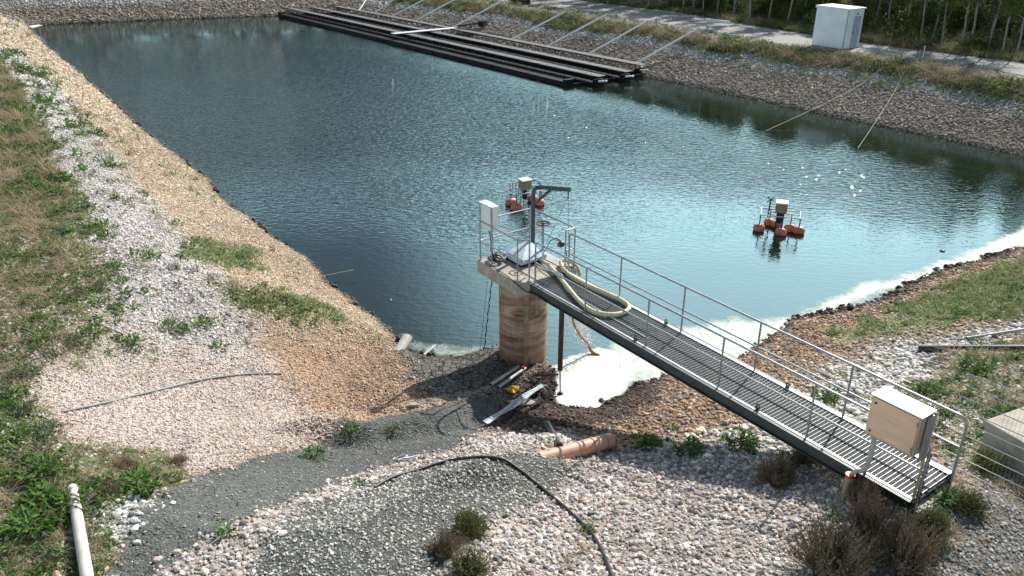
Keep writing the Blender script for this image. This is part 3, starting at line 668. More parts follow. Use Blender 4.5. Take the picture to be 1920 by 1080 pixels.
prof = [p for p in prof if p[1] < 3.22] + [(.655, 3.235)]
MB().lathe(cc, prof, 48).build('column', cmx, tower, smooth=True)
slabp = [W(12.04, -.32), W(10.22, -.32), W(10.06, -.02), W(10.06, 1.5), W(12.04, 1.5)]
MB().prism([(p.x, p.y) for p in slabp], DZ - .365, DZ - .005).build('platform_slab', 'conc', tower, bevel=.012)
# stained lighter curb band
def rail_path(pts, r=.021): return smooth_path(pts, 1)
def railing(parent, tops, posts, h=1.1, mid=.55, base=0.0, nm='railing'):
    for p in posts: 
        q = W(p[0], p[1], base); MB().tube([q, q + UP * (h)], .02, 8).lathe(q, [(.055, 0), (.055, .012)], 10).build('railing_post', 'galv', parent, smooth=True)
    for path in tops:
        MB().tube([W(s, p, h) for s, p in path], .022, 8).build('top_rail', 'galv', parent, smooth=True)
        MB().tube([W(s, p, mid) for s, p in path], .017, 8).build('middle_rail', 'galv', parent, smooth=True)
def rnd(path, r=.09):
    out = [path[0]]
    for i in range(1, len(path) - 1):
        a, b_, c_ = [Vector((*q, 0)) for q in path[i - 1:i + 2]]
        u = (a - b_).normalized(); v = (c_ - b_).normalized()
        for k in range(5):
            t_ = k / 4; p0 = b_ + u * r; p1 = b_ + v * r
            q = p0 * (1 - t_) ** 2 + b_ * 2 * t_ * (1 - t_) + p1 * t_ * t_; out.append((q.x, q.y))
    return out + [path[-1]]
railing(tower, [rnd([(10.12, .0), (10.28, -.25), (11.98, -.25), (11.98, 1.44), (10.12, 1.44), (10.12, 1.14)])],
        [(10.12, .0), (10.28, -.25), (11.98, -.25), (11.98, 1.38), (10.12, 1.44), (10.12, 1.14)])
# hatch: raised curb with a sloping two-leaf lid
ha = [W(11.62, .34), W(10.92, .34), W(10.92, 1.08), W(11.62, 1.08)]
MB().prism([(p.x, p.y) for p in ha], DZ - .004, DZ + .12).build('hatch_curb', 'dark', tower)
m_ = MB()
a0, a1, a2, a3 = W(11.70, .28, .13), W(10.86, .28, .13), W(10.86, 1.12, .20), W(11.70, 1.12, .36)
pk = W(11.35, .78, .30)
vs_ = [a0, a1, a2, a3, pk, a0 - UP * .05, a1 - UP * .05, a2 - UP * .1, a3 - UP * .18]
m_.add(vs_, [(0, 1, 4), (1, 2, 4), (2, 3, 4), (3, 0, 4), (0, 5, 6, 1), (1, 6, 7, 2), (2, 7, 8, 3), (3, 8, 5, 0), (5, 8, 7, 6)])
m_.build('hatch_lid', 'hatch', tower, bevel=.008)
m_ = MB(); m_.bar(W(11.9, 1.33, .006), W(10.2, 1.33, .006), .32, .012, UP); m_.build('cover_plate', 'greypipe', tower)
# square drain channel down the column front
dq = W(10.27, .12); 
fx = Vector((cc.x + .06, cc.y - .69, 0))
MB().box((fx.x, fx.y, 1.17), (.13, .10, 2.3)).box((fx.x, fx.y - .01, .62), (.16, .13, .05)).box((fx.x, fx.y - .01, 1.9), (.16, .13, .05)).build('drain_channel', 'concd', tower, bevel=.006)
MB().tube([(fx.x + .27, fx.y + .06, 2.3), (fx.x + .27, fx.y + .06, 1.6)], .02, 6).build('conduit', 'tan', tower)

# ---- walkway
wk = thing('access_walkway', W(0, .56, -.2), 'long galvanised steel grating footbridge leading from bank to tower', 'walkway')
LW = 10.03
def chan(p_, nm, m, out):
    mm = MB(); s0, s1 = 0.02, LW
    mm.bar(W(s0, p_, -.12), W(s1, p_, -.12), .012, .22, UP)
    mm.bar(W(s0, p_ + out * .03, -.235), W(s1, p_ + out * .03, -.235), .07, .012, UP)
    mm.bar(W(s0, p_ + out * .03, .0), W(s1, p_ + out * .03, .0), .07, .012, UP)
    return mm.build(nm, m, wk)
chan(-.03, 'side_beam', 'beam', -1); chan(1.15, 'side_beam', 'beam', 1)
MB().bar(W(.02, 1.10, .012), W(LW, 1.10, .012), .075, .02, UP).build('edge_flat', 'alu', wk)
MB().bar(W(.02, .0, .010), W(LW, .0, .010), .045, .016, UP).build('edge_flat', 'galv', wk)
mm = MB(); k = 0; s = .03
while s < LW - .01:
    mm.bar(W(s, .03, -.004), W(s, 1.06, -.002), .007, .010, UP); s += .075; k += 1
mm.build('grating_bars', 'grate', wk)
mm = MB()
for j in range(31): mm.bar(W(.03, .045 + j * .0335, -.024), W(LW, .045 + j * .0335, -.018), .0045, .034, UP)
mm.build('bearing_bars', 'bars', wk); mm = MB()
for j in range(6): MB().bar(W(j * 1.99 + .03, -.02, -.1), W(j * 1.99 + .03, 1.14, -.1), .05, .1, UP).build('cross_member', 'beam', wk)
for s in (2, 4, 6, 8):
    for p in (.04, 1.10):
        q = W(s, p, -.15); MB().bar(q, q + UP * 1.25, .045, .012, DV if False else (1, 0, 0)).tube([q + UP * .1, q + UP * 1.25], .02, 8).build('railing_post', 'galv', wk, smooth=True)
def endcurve(p):
    pts = [W(9.92, p, 0), W(9.92, p, 1.02), W(9.90, p, 1.07), W(9.84, p, 1.1), W(5, p, 1.1), W(.12, p, 1.1), W(.03, p, 1.08), W(-.02, p, 1.0), W(-.02, p, .9), W(-.02, p, -.15)]
    return pts
for p in (.04, 1.10):
    MB().tube(endcurve(p), .023, 8).build('top_rail', 'galv', wk, smooth=True)
    MB().tube([W(9.92, p, .55), W(-.02, p, .55)], .018, 8).build('middle_rail', 'galv', wk, smooth=True)
for s, p in ((6.45, 1.09), (6.3, .03), (3.2, 1.09), (3.05, .03)):
    q = W(s, p, .02); ring = [q + UP * .075 + DV * (.035 * math.cos(a_)) + UP * (.035 * math.sin(a_)) for a_ in [i * 6.283 / 10 for i in range(11)]]
    MB().tube(ring, .012, 6).box(q + UP * .02, (.08, .03, .05), AX).build('lifting_lug', 'beam', wk)
MB().bar(W(.35, -.1, -.28), W(.35, 1.2, -.28), .3, .14, UP).bar(W(-.05, -.1, -.26), W(-.05, 1.2, -.26), .12, .2, UP).build('landing_sill', 'conc', wk)

# ---- davit crane
da = W(11.62, 1.22)
ar = (W(10.97, 1.82) - W(11.62, 1.22)).normalized()
dv = thing('davit_crane', da, 'dark blue-grey davit crane with short braced arm on tower platform', 'crane')
pth = [da + UP * z for z in (0, .8, 1.66)] + [da + UP * 1.76 + ar * .02, da + UP * 1.82 + ar * .09, da + UP * 1.84 + ar * .18, da + UP * 1.84 + ar * .62]
MB().tube(pth, .058, 10).build('mast', 'davit', dv, smooth=True)
MB().bar(da + UP * 1.845 + ar * .5, da + UP * 1.845 + ar * 1.0, .12, .12, UP).build('arm', 'davit', dv, bevel=.01)
MB().bar(da + UP * 1.36 + ar * .02, da + UP * 1.79 + ar * .46, .075, .075, UP).build('brace', 'davit', dv)
MB().lathe(da, [(.12, 0), (.12, .02), (.065, .03), (.065, .16)], 16).build('base_flange', 'davit', dv)
tip = da + UP * 1.80 + ar * .93
MB().tube([tip, tip - UP * .16], .018, 6).lathe(tip - UP * .2, [(.015, -.02), (.035, .0), (.015, .03)], 8).build('hook', 'dark', dv)
mm = MB(); mm.tube([tip - UP * .17, da + UP * .22 + ar * .35], .006, 5); mm.tube([tip - UP * .17, tip - UP * 3.2 + PV * .1 - DV * .05], .005, 5); mm.build('cable', 'dark', dv)

# ---- white control box on the platform railing
wb = thing('control_box', W(11.68, -.15), 'white rectangular electrical box on two posts at platform corner', 'control box')
MB().box(W(11.68, -.14, 1.27), (.56, .17, .68), AX).build('enclosure', 'white', wb, bevel=.01)
MB().box(W(11.68, -.235, 1.27), (.50, .012, .62), AX).build('door', 'shed', wb, bevel=.004)
MB().box(W(11.68, -.15, 1.62), (.60, .23, .016), AX).build('lid', 'white', wb)
for s in (11.42, 11.94): MB().bar(W(s, -.262, 0), W(s, -.262, 1.62), .03, .03, (1, 0, 0)).build('post', 'galv', wb)
for k in range(3):
    MB().tube(smooth_path([W(11.6 + k * .07, -.14, .93), W(11.58 + k * .09, -.1 + k * .02, .6), W(11.66 + k * .03, -.08, .3), W(11.6 + k * .06, .02, .02)], 5), .011, 5).build('cable', 'dark', wb)

# ---- valve handwheel
hw = W(11.10, 1.16); hv = thing('valve_handwheel', hw, 'round valve handwheel on a thin upright spindle on platform', 'handwheel')
MB().lathe(hw, [(.035, 0), (.035, .9), (.022, .92), (.022, 1.0)], 12).lathe(hw, [(.08, .0), (.08, .02)], 12).build('spindle', 'galv', hv)
wc = hw + UP * .98
mm = MB(); mm.tube([wc + DV * .17 * math.cos(a_) + PV * .17 * math.sin(a_) for a_ in [i * 6.2832 / 20 for i in range(21)]], .018, 6, cap=False)
for k in range(3): mm.tube([wc, wc + DV * .17 * math.cos(k * 2.09) + PV * .17 * math.sin(k * 2.09)], .012, 5)
mm.lathe(wc - UP * .03, [(.035, 0), (.035, .06)], 10); mm.build('wheel', 'rust', hv, smooth=True)

# ---- red float hung on the railing
rb = W(10.62, 1.40, .50)
o = MB().lathe(rb, [(.012, -.1), (.055, -.08), (.085, -.03), (.085, .03), (.055, .08), (.012, .1)], 16, PV).build('float_ring', 'dark', origin=rb, smooth=True); tag(o, 'small round red and black float hung on platform middle rail', 'float')
MB().lathe(rb - PV * .09, [(.05, -.005), (.055, .0), (.05, .01)], 14, PV).build('red_face', 'red', o)
o = MB().tube(smooth_path([W(11.1, 1.2, .15), W(10.95, 1.3, .5), W(10.8, 1.40, .60), W(10.62, 1.40, .58)], 6) + smooth_path([W(10.5, 1.40, .55), W(10.42, 1.38, .2), W(10.40, 1.36, .02)], 4)[0:0], .011, 6).build('black_cable', 'dark', origin=W(11.1, 1.2)); tag(o, 'thin black cable running up to the red float', 'cable')
o = MB().tube([W(10.45, 1.41, .57), W(10.40, 1.42, .25), W(10.38, 1.44, .0)], .011, 6).build('black_cable', 'dark', origin=W(10.4, 1.4)); tag(o, 'short black cable dropping from the platform middle rail', 'cable')

# ---- coil of black cable
mm = MB(); pts = []
rs = random.Random(5)
for i in range(150):
    a_ = i * .42; r_ = .17 + .07 * math.sin(i * .37) + rs.uniform(-.02, .02); c0 = W(11.62 + .10 * math.sin(i * .05), .02 + .06 * math.cos(i * .09), .02)
    pts.append(c0 + DV * math.cos(a_) * r_ * 1.25 + PV * math.sin(a_) * r_ * .85 + UP * (.02 + i * .0007 + rs.uniform(0, .03)))
o = mm.tube(pts, .011, 6).build('cable_coil', 'dark', origin=W(11.62, .05)); tag(o, 'tangled coil of black cable on the platform corner', 'cable coil')
pts = smooth_path([W(11.5, -.28, .03), W(11.1, -.30, .03), W(10.6, -.32, .03), W(10.25, -.34, -.02), W(10.0, -.16, -.22), W(9.7, -.09, -.2), W(9.3, -.085, -.24)], 8)
o = MB().tube(pts, .014, 6).build('black_cable', 'dark', origin=pts[0]); tag(o, 'black cable sagging over the platform slab edge to walkway', 'cable')

# ---- cream suction hose looped on the walkway
hp = [(1.0, 1.9), ]
pts = [W(s, p, z) for s, p, z in [(11.1, .96, .07), (10.75, .93, .08), (10.15, .80, .08), (9.2, .47, .075), (8.3, .17, .075), (7.75, .13, .075), (7.42, .35, .075), (7.35, .68, .075), (7.5, .95, .075), (7.85, 1.03, .075), (8.35, 1.0, .075), (9.05, .93, .075), (9.8, .97, .08), (10.25, 1.14, .09), (10.42, 1.26, .12), (10.38, 1.36, .13), (10.22, 1.48, .10), (10.12, 1.60, -.1), (10.08, 1.64, -.45)]]
sp_ = smooth_path(pts, 14)
rr = [.052 + .003 * math.sin(i * 2.2) for i in range(len(sp_))]
o = MB().tube(sp_, rr, 12).build('suction_hose', 'hose', origin=W(7.4, .6), smooth=True); tag(o, 'thick cream ribbed hose laid in a loop on walkway grating', 'hose')
pts = smooth_path([W(11.1, .88, .05), W(10.4, .66, .06), (W(9.7, .70, .15)), W(9.2, .42, .03), W(8.4, .34, .02), W(6.2, .3, .01)], 8)
o = MB().tube(pts, .013, 6).build('thin_pipe', 'sheet', origin=W(10, .6)); tag(o, 'thin pale tube lying along the hose on grating', 'pipe')

# ---- chains/cables beside the column
for k, (dx, wv, lb) in enumerate([(0, .03, 'thick dark knotted line hanging from slab beside the column'), (-.11, .01, 'thin cable hanging left of the knotted line beside column')]):
    base = W(11.35, -.31, -.37) + Vector((dx, 0, 0)); pts = [base + Vector((-.012 * i + wv * math.sin(i * 1.9) * .5, 0, -2.35 * i / 22)) for i in range(23)]
    o = MB().tube(pts, [.010 + (.010 * (i % 2) if k == 0 else -.004) for i in range(23)], 6).build('hanging_line', 'dark', origin=base); tag(o, lb, 'cable')

# ---- rusty post and its rod
rp_ = Vector((1.2, 17.0, 0)); o = thing('rusty_post', (1.2, 17.0, .0), 'rusty brown steel post standing under the walkway in foam', 'post')
MB().tube([(1.2, 17, .72), (1.2, 17, 2.44)], .065, 10).build('tube', 'rust', o, smooth=True); MB().tube([(1.22, 16.98, .0), (1.2, 17, .74)], .018, 6).build('rod', 'rust', o)
MB().lathe((1.22, 16.98, -.03), [(.07, 0), (.09, .04), (.05, .1)], 10).build('foot', 'dark', o)
o = MB().tube([(1.15, 17.05, .55), (.55, 17.6, .22)], .03, 8).build('rusty_pipe', 'rust', origin=(.8, 17.3, .3)); tag(o, 'short rusty pipe leaning between rusty post and column foot', 'pipe')

# ---- discharge: hose mouth, water jet, splashes
jb = Vector((*un(1103, 661, .03), .03)); jt = Vector((*un(1074, 592, 1.35), 1.35)); 
hm_ = smooth_path([jb + Vector((.30, -.12, -.02)), jb + Vector((.16, -.08, .02)), jb + Vector((.05, 0, .10)), jb + Vector((-.03, .0, .30)), jb.lerp(jt, .5) + Vector((-.06, 0, .05)), jt, W(10.08, 1.64, -.44)], 6)
o = MB().tube(hm_, [.052 - .018 * sstep(0.2, .5, i / len(hm_)) for i in range(len(hm_))], 10).build('hose_mouth', 'tyre', origin=jb, smooth=True); tag(o, 'brown hose hanging from platform and curving into white foam', 'hose')
jet, t, b = newmat('spray_water'); b.inputs['Base Color'].default_value = (.62, .55, .38, 1); b.inputs['Roughness'].default_value = .2
n1 = N(t, 'TexNoise', Scale=9.0, Detail=4.0); r1 = N(t, 'ValToRGB'); r1.color_ramp.elements[0].color = (.60, .52, .38, 1); r1.color_ramp.elements[0].position = .3; r1.color_ramp.elements[1].color = (.85, .84, .78, 1); r1.color_ramp.elements[1].position = .52
t.links.new(n1.outputs['Fac'], r1.inputs[0]); t.links.new(r1.outputs[0], b.inputs['Base Color'])
mm = MB(); rs = random.Random(8); a0 = jb + Vector((-.02, .03, .22))
path = [a0.lerp(jt, i / 16) + Vector((.02 * math.sin(i), 0, 0)) for i in range(17)]
for k in range(1300):
    t_ = rs.random(); c0 = a0.lerp(jt, t_); sp0 = .03 + .13 * (1 - abs(t_ - .45)); r_ = rs.uniform(.003, .012); d0 = Vector((rs.gauss(0, sp0), rs.gauss(0, sp0 * .6), rs.gauss(0, .08)))
    c0 = c0 + d0; e_ = Vector((rs.gauss(0, .5), rs.gauss(0, .3), rs.gauss(-.5, .8))).normalized() * r_ * rs.uniform(1.2, 4)
    mm.add([c0 + e_, c0 + Vector((r_, 0, 0)), c0 + Vector((0, r_, 0)), c0 - e_, c0 - Vector((r_, 0, 0)), c0 - Vector((0, r_, 0))], [(0, 1, 2), (0, 2, 4), (0, 4, 5), (0, 5, 1), (3, 2, 1), (3, 4, 2), (3, 5, 4), (3, 1, 5)])
o = mm.build('water_jet', jet, origin=jb); tag(o, 'splashing brownish water jet beneath the walkway', 'water jet', kind='stuff')

# ---- foam sheets on the water
def foam(name, px, z, feather, seed, label, thick=.5, tint=(.78, .79, .74), green=0.0, hard=.3):
    poly = np.array([un(x, y, z) for x, y in px]); lo = poly.min(0) - .3; hi = poly.max(0) + .3
    st = max(.05, (hi - lo).max() / 260); xs = np.arange(lo[0], hi[0], st); ys = np.arange(lo[1], hi[1], st); X, Y = np.meshgrid(xs, ys); x, y = X.ravel(), Y.ravel()
    s = polysd(poly, x + (fbm(x * 2, y * 2, seed) - .5) * .5, y + (fbm(x * 2 + 7, y * 2, seed + 1) - .5) * .5)
    keep = s > -.02; kk = keep.reshape(X.shape); idx = -np.ones(len(x), int); idx[keep] = np.arange(keep.sum())
    zz = z + .012 + .02 * sstep(0, feather, s) * fbm(x * 9, y * 9, seed + 3, 3)
    v = np.stack([x, y, zz], 1)[keep]; I = idx.reshape(X.shape)
    f = [(int(I[j, i]), int(I[j, i + 1]), int(I[j + 1, i + 1]), int(I[j + 1, i])) for j in range(len(ys) - 1) for i in range(len(xs) - 1) if kk[j, i] and kk[j, i + 1] and kk[j + 1, i + 1] and kk[j + 1, i]]
    me = bpy.data.meshes.new(name); me.from_pydata(v.tolist(), [], f); me.update(); me.shade_smooth()
    me.attributes.new('fade', 'FLOAT', 'POINT').data.foreach_set('value', sstep(0, feather, s[keep]).astype(np.float32))
    m, t, b = newmat(name + '_film'); at = N(t, 'Attribute', attribute_name='fade'); tcn = N(t, 'TexCoord')
    n1 = N(t, 'TexNoise', Scale=2.2, Detail=8.0, Roughness=.7, Distortion=1.6); t.links.new(tcn.outputs['Object'], n1.inputs['Vector'])
    ad = N(t, 'Math', operation='MULTIPLY_ADD'); t.links.new(at.outputs['Fac'], ad.inputs[0]); ad.inputs[1].default_value = thick; t.links.new(n1.outputs['Fac'], ad.inputs[2])
    mr = N(t, 'MapRange'); mr.inputs['From Min'].default_value = .62; mr.inputs['From Max'].default_value = .62 + hard; t.links.new(ad.outputs[0], mr.inputs['Value'])
    n2 = N(t, 'TexNoise', Scale=1.3, Detail=7.0, Roughness=.65, Distortion=2.5); t.links.new(tcn.outputs['Object'], n2.inputs['Vector'])
    r1 = N(t, 'ValToRGB'); r1.color_ramp.elements[0].position = .42; r1.color_ramp.elements[1].position = .60
    r1.color_ramp.elements[0].color = (tint[0] * (1 - green), tint[1] * (1 - green * .8), tint[2] * (1 - green * 1.0), 1); r1.color_ramp.elements[1].color = (*tint, 1)
    t.links.new(n2.outputs['Fac'], r1.inputs[0]); t.links.new(r1.outputs[0], b.inputs['Base Color']); t.links.new(mr.outputs[0], b.inputs['Alpha'])
    n3 = N(t, 'TexNoise', Scale=16.0, Detail=6.0, Roughness=.7); t.links.new(tcn.outputs['Object'], n3.inputs['Vector']); bb_ = N(t, 'Bump', Strength=.8, Distance=.03); t.links.new(n3.outputs['Fac'], bb_.inputs['Height']); t.links.new(bb_.outputs[0], b.inputs['Normal'])
    b.inputs['Roughness'].default_value = .6; me.materials.append(m)
    o = bpy.data.objects.new(name, me); COL.objects.link(o); return tag(o, label, kind='stuff')
foam('foam', [(1036, 690), (1075, 665), (1120, 648), (1172, 660), (1192, 690), (1200, 712), (1170, 748), (1110, 778), (1050, 772), (1030, 748)], .0, .28, 3, 'bright white foam round the discharge', 1.0, (.76, .77, .72), .22, .5)
foam('foam_film', [(1110, 668), (1130, 640), (1200, 610), (1300, 604), (1370, 588), (1420, 596), (1480, 582), (1530, 560), (1600, 530), (1680, 512), (1740, 492), (1830, 458), (1900, 425), (2050, 370), (2050, 440), (1930, 475), (1800, 520), (1700, 545), (1600, 585), (1480, 640), (1410, 700), (1310, 735), (1230, 735), (1180, 730), (1130, 690)], .0, .6, 13, 'pale foam film along the right shore', .74, (.74, .77, .72), .32, .7)
foam('foam_film', [(722, 615), (760, 618), (800, 640), (880, 645), (935, 640), (1035, 660), (1040, 700), (930, 668), (850, 680), (780, 672), (735, 650)], .0, .5, 23, 'thin scum by the mud left of the column', .40, (.45, .52, .48), .35, .5)
foam('foam_film', [(35, 50), (75, 44), (80, 48), (50, 56)], .0, .5, 33, 'white scum in the far left pond corner', 1.2)

# ---- stainless cabinet
cb = thing('stainless_cabinet', W(.42, -.17, -.15), 'large brushed stainless steel cabinet on posts at walkway end', 'cabinet')
MB().box(W(.43, -.19, 1.30), (.78, .34, .70), AX).build('housing', 'stain', cb, bevel=.008)
MB().box(W(.43, -.19, 1.66), (.82, .38, .02), AX).build('roof', 'staintop', cb, bevel=.003)
MB().box(W(.43, -.368, 1.30), (.74, .012, .66), AX).build('door', 'stain', cb, bevel=.004)
for z in (1.05, 1.55): MB().lathe(W(.74, -.374, z), [(.018, 0), (.018, .012)], 10, -PV).build('lock', 'dark', cb)
for z in (1.08, 1.52): MB().tube([W(.075, -.376, z - .04), W(.075, -.376, z + .04)], .012, 6).build('hinge', 'galv', cb)
MB().bar(W(.05, -.376, .985), W(.81, -.376, .985), .006, .012, UP).build('drip_edge', 'galv', cb)
for s in (.3, .5, .62): MB().lathe(W(s, -.19, .91), [(.022, 0), (.022, .04)], 8).build('cable_gland', 'dark', cb)
for s in (.02, .84): MB().bar(W(s, .005, -.2), W(s, .005, 1.63), .04, .03, DV).build('post', 'tan' if s < .5 else 'galv', cb)
MB().box(W(.02, -.1, 1.2), (.02, .18, .8), AX).build('bracket', 'galv', cb)
cnd = smooth_path([W(.72, -.20, .96), W(.72, -.20, .5), W(.76, -.22, .22), W(.86, -.26, .14), W(.92, -.28, .02)], 8)
MB().tube(cnd, .038, 10).build('conduit', 'greypipe', cb, smooth=True)
sl = thing('sleeve_pipe', W(.93, -.28, -.35), 'upright brown pipe with red collar below the steel cabinet', 'pipe')
MB().tube([W(.93, -.28, -.4), W(.93, -.28, .03)], .07, 12).build('sleeve', 'tan', sl, smooth=True); MB().lathe(W(.93, -.28, .0), [(.078, 0), (.078, .045)], 14).build('red_collar', 'red', sl)
MB().tube([W(.90, -.15, -.4), W(.90, -.15, .05)], .03, 8).build('side_pipe', 'blackpe', sl)
pts = [W(-.04, .06, .9 - i * .05) + Vector((.012 * math.sin(i * 3), 0, 0)) for i in range(20)]
o = MB().tube(pts, [.007 + .006 * (i % 2) for i in range(20)], 5).build('hanging_chain', 'dark', origin=pts[0]); tag(o, 'dark chain hanging from the near handrail end', 'chain')

# ---- aerators
def aerator(name, at, rz, floats, label, kind):
    a = thing(name, at, label, 'aerator', None)
    A = Matrix.Rotation(rz, 3, 'Z'); T = lambda x, y, z: Vector(at) + A @ Vector((x, y, z))
    ax = (A @ Vector((1, 0, 0)), A @ Vector((0, 1, 0)), UP)
    c4 = [(-.72, -.42), (.72, -.42), (.72, .42), (-.72, .42)]
    fr = MB(); zf = .68 
    for i in range(4): fr.tube([T(*c4[i], zf), T(*c4[(i + 1) % 4], zf)], .024, 8)
    fr.tube([T(-.72, 0, zf), T(.72, 0, zf)], .02, 6); fr.build('frame', 'alu', a, smooth=True)
    for (x, y, l) in floats:
        d = A @ Vector((1, 0, 0)); c0 = T(x, y, .10)
        mm = MB(); prof = [(.02, -l / 2), (.12, -l / 2 + .03), (.165, -l / 2 + .13), (.175, 0), (.165, l / 2 - .13), (.12, l / 2 - .03), (.02, l / 2)]
        mm.lathe(c0, prof, 18, d); mm.build('float', 'redfl', a, smooth=True)
        MB().tube([T(x, y, .22), T(x, y * .98, zf)], .022, 6).build('leg', 'dark', a)
    for x, y in ((-.12, -.12), (.12, -.12), (.12, .12), (-.12, .12)): MB().tube([T(x, y, -.3), T(x, y, .85)], .02, 6).build('strut', 'dark', a)
    MB().box(T(0, 0, .93), (.42, .42, .36), ax).build('motor_box', 'olive', a, bevel=.01)
    MB().box(T(0, 0, 1.13), (.46, .46, .045), ax).build('motor_lid', 'lidw', a, bevel=.01)
    MB().lathe(T(0, 0, .3), [(.1, 0), (.13, .15), (.1, .5)], 12).build('pump', 'dark', a)
    if kind: 
        MB().tube([T(-.45, .25, .4), T(-.42, .25, 1.15)], .03, 6).bar(T(-.55, .25, 1.0), T(-.30, .25, 1.22), .05, .03, UP).bar(T(-.55, .25, 1.22), T(-.30, .25, 1.05), .05, .03, UP).build('float_switch', 'dark', a)
    else:
        for k in range(4): MB().tube([T(-.55 + k * .14, .3, .3), T(-.55 + k * .14, .3, .95)], .016, 6).build('rod', 'dark', a)
        MB().tube(smooth_path([T(.2, 0, 1.0), T(.5, 0, 1.0), T(.75, 0, .75), T(.8, 0, .1)], 6), .02, 6).build('cable', 'dark', a)
    return a
FL = [(-.62, -.42, .42), (.10, -.44, .42), (.62, -.42, .44), (-.35, .42, .42), (.12, .42, .42), (.66, .40, .44)]
p2 = un(1459, 431, 0); aerator('floating_aerator', (p2[0], p2[1], 0), R(-18), [(-.72, -.30, .44), (.10, -.50, .44), (.74, -.12, .46), (.42, .02, .46), (-.08, .34, .42), (-.36, .48, .42)], 'floating aerator with orange floats alone on the right water', True)
p1 = un(984, 385, 0); aerator('floating_aerator', (p1[0], p1[1], 0), R(28), [(-.55, -.30, .5), (-.45, .38, .5), (.58, -.25, .42), (.56, .34, .46)], 'floating aerator with orange floats seen behind the davit crane', False)

# ================================================================== FAR SIDE: pontoons, mooring poles, shed, rope posts
PA = np.array([-.583, .812]); PB = np.array([.812, .583]); P0 = np.array([10.4, 61.5])
def F(a, b, z=0.0):
    q = P0 + PA * a + PB * b; return Vector((q[0], q[1], z))
FA, FB = Vector((*PA, 0)), Vector((*PB, 0)); FX = (FA, FB, UP)
pt = thing('floating_jetty', F(28, -3.5, 0), 'long black floating jetty of parallel truss walkways moored along far bank', 'floating jetty')
rs = random.Random(12)
rows = [(-7.2, .8, 57, False, .34), (-5.4, -.4, 58.6, True, .72), (-2.5, -.1, 59.6, True, .72), (.25, 1.2, 59.8, True, .78)]
for ri, (b0, s0, s1, deck, zt) in enumerate(rows):
    L_ = s1 - s0; nseg = 12; br = MB(); sl_ = MB()
    for k in range(nseg):
        u0 = s0 + L_ * k / nseg + .06; u1 = s0 + L_ * (k + 1) / nseg - (.06 if ri < 3 else 1.3); mm = MB()
        if not deck: mm.bar(F(u0, b0, .02), F(u1, b0, .02), .75, .62, UP).tube([F(u0, b0 + .3, .38), F(u1, b0 + .3, .38)], .03, 6)
        else: mm.bar(F(u0, b0 - .05, -.02), F(u1, b0 - .05, -.02), .62, .48, UP)
        mm.build('float', 'blackfloat', pt, bevel=.04)
    if deck:
        for sd_ in (-.42, .42):
            br.tube([F(s0, b0 + sd_, zt - .03), F(s1, b0 + sd_, zt - .03)], .035, 6)
            k = 0; u = s0
            while u < s1 - 1.2:
                br.tube([F(u, b0 + sd_, .1), F(u + .6, b0 + sd_, zt - .04)], .02, 4); br.tube([F(u + .6, b0 + sd_, zt - .04), F(u + 1.2, b0 + sd_, .1)], .02, 4); u += 1.2
        br.build('bracing', 'blackfloat', pt)
        u = s0 - .3
        while u < s1 + .3:
            dz_ = rs.uniform(-.008, .008); sl_.bar(F(u, b0 - .38, zt + .02 + dz_), F(u + .06, b0 + .38, zt + .02 + dz_), .15, .035, UP); u += .25
        sl_.build('deck_slats', 'slat', pt)
        cur = MB()
        for j in range(3): cur.box(F(s0 - .40 - j * .10, b0 - .25 + j * .22, .42), (.16, .16, .12), FX)
        cur.build('end_blocks', 'white' if ri < 3 else 'alu', pt, bevel=.02)
    for u in (s0, s1): MB().bar(F(u, b0 - .4, .25), F(u, b0 + .4, .25), .35, .5, UP).build('end_cap', 'blackfloat', pt)
for b0_, b1_ in ((-6.8, -5.85), (-4.95, -2.95), (-2.05, -.25)): MB().bar(F(1.0, (b0_ + b1_) / 2, .10), F(57.5, (b0_ + b1_) / 2, .10), b1_ - b0_, .10, UP).build('gap_shade_sheet', 'gap_shade', pt)  # added black sheets: painted shade and dense truss filling the gaps between rows
for a_ in (0.6, 28, 57): 
    if a_ != 28: MB().bar(F(a_, -7.3, .12), F(a_, .6, .12), .12, .12, UP).build('cross_beam', 'blackfloat', pt)
MB().bar(F(28.0, -7.0, .86), F(28.4, .4, .86), .8, .06, UP).build('cross_plank', 'white', pt)
# boarding ramp laid between the jetty and the bank
rm0 = F(28.3, .9, .95); e1 = onto(905, 44, .45); r_ = thing('boarding_ramp', rm0, 'pale ribbed boarding ramp from jetty up to the gravel bank', 'ramp')
MB().bar(rm0 + UP * .12, e1 + UP * .12, .85, .10, UP).build('deck', 'white', r_); sdv = (e1 - rm0).cross(UP).normalized() * .45
for sg in (-1, 1): MB().bar(rm0 + sdv * sg + UP * .10, e1 + sdv * sg + UP * .10, .06, .20, UP).build('side_rail', 'blackpe', r_)
MB().bar(e1 - sdv * 1.1, e1 + sdv * 1.1, .5, .5, UP).build('end_block', 'blackfloat', r_)
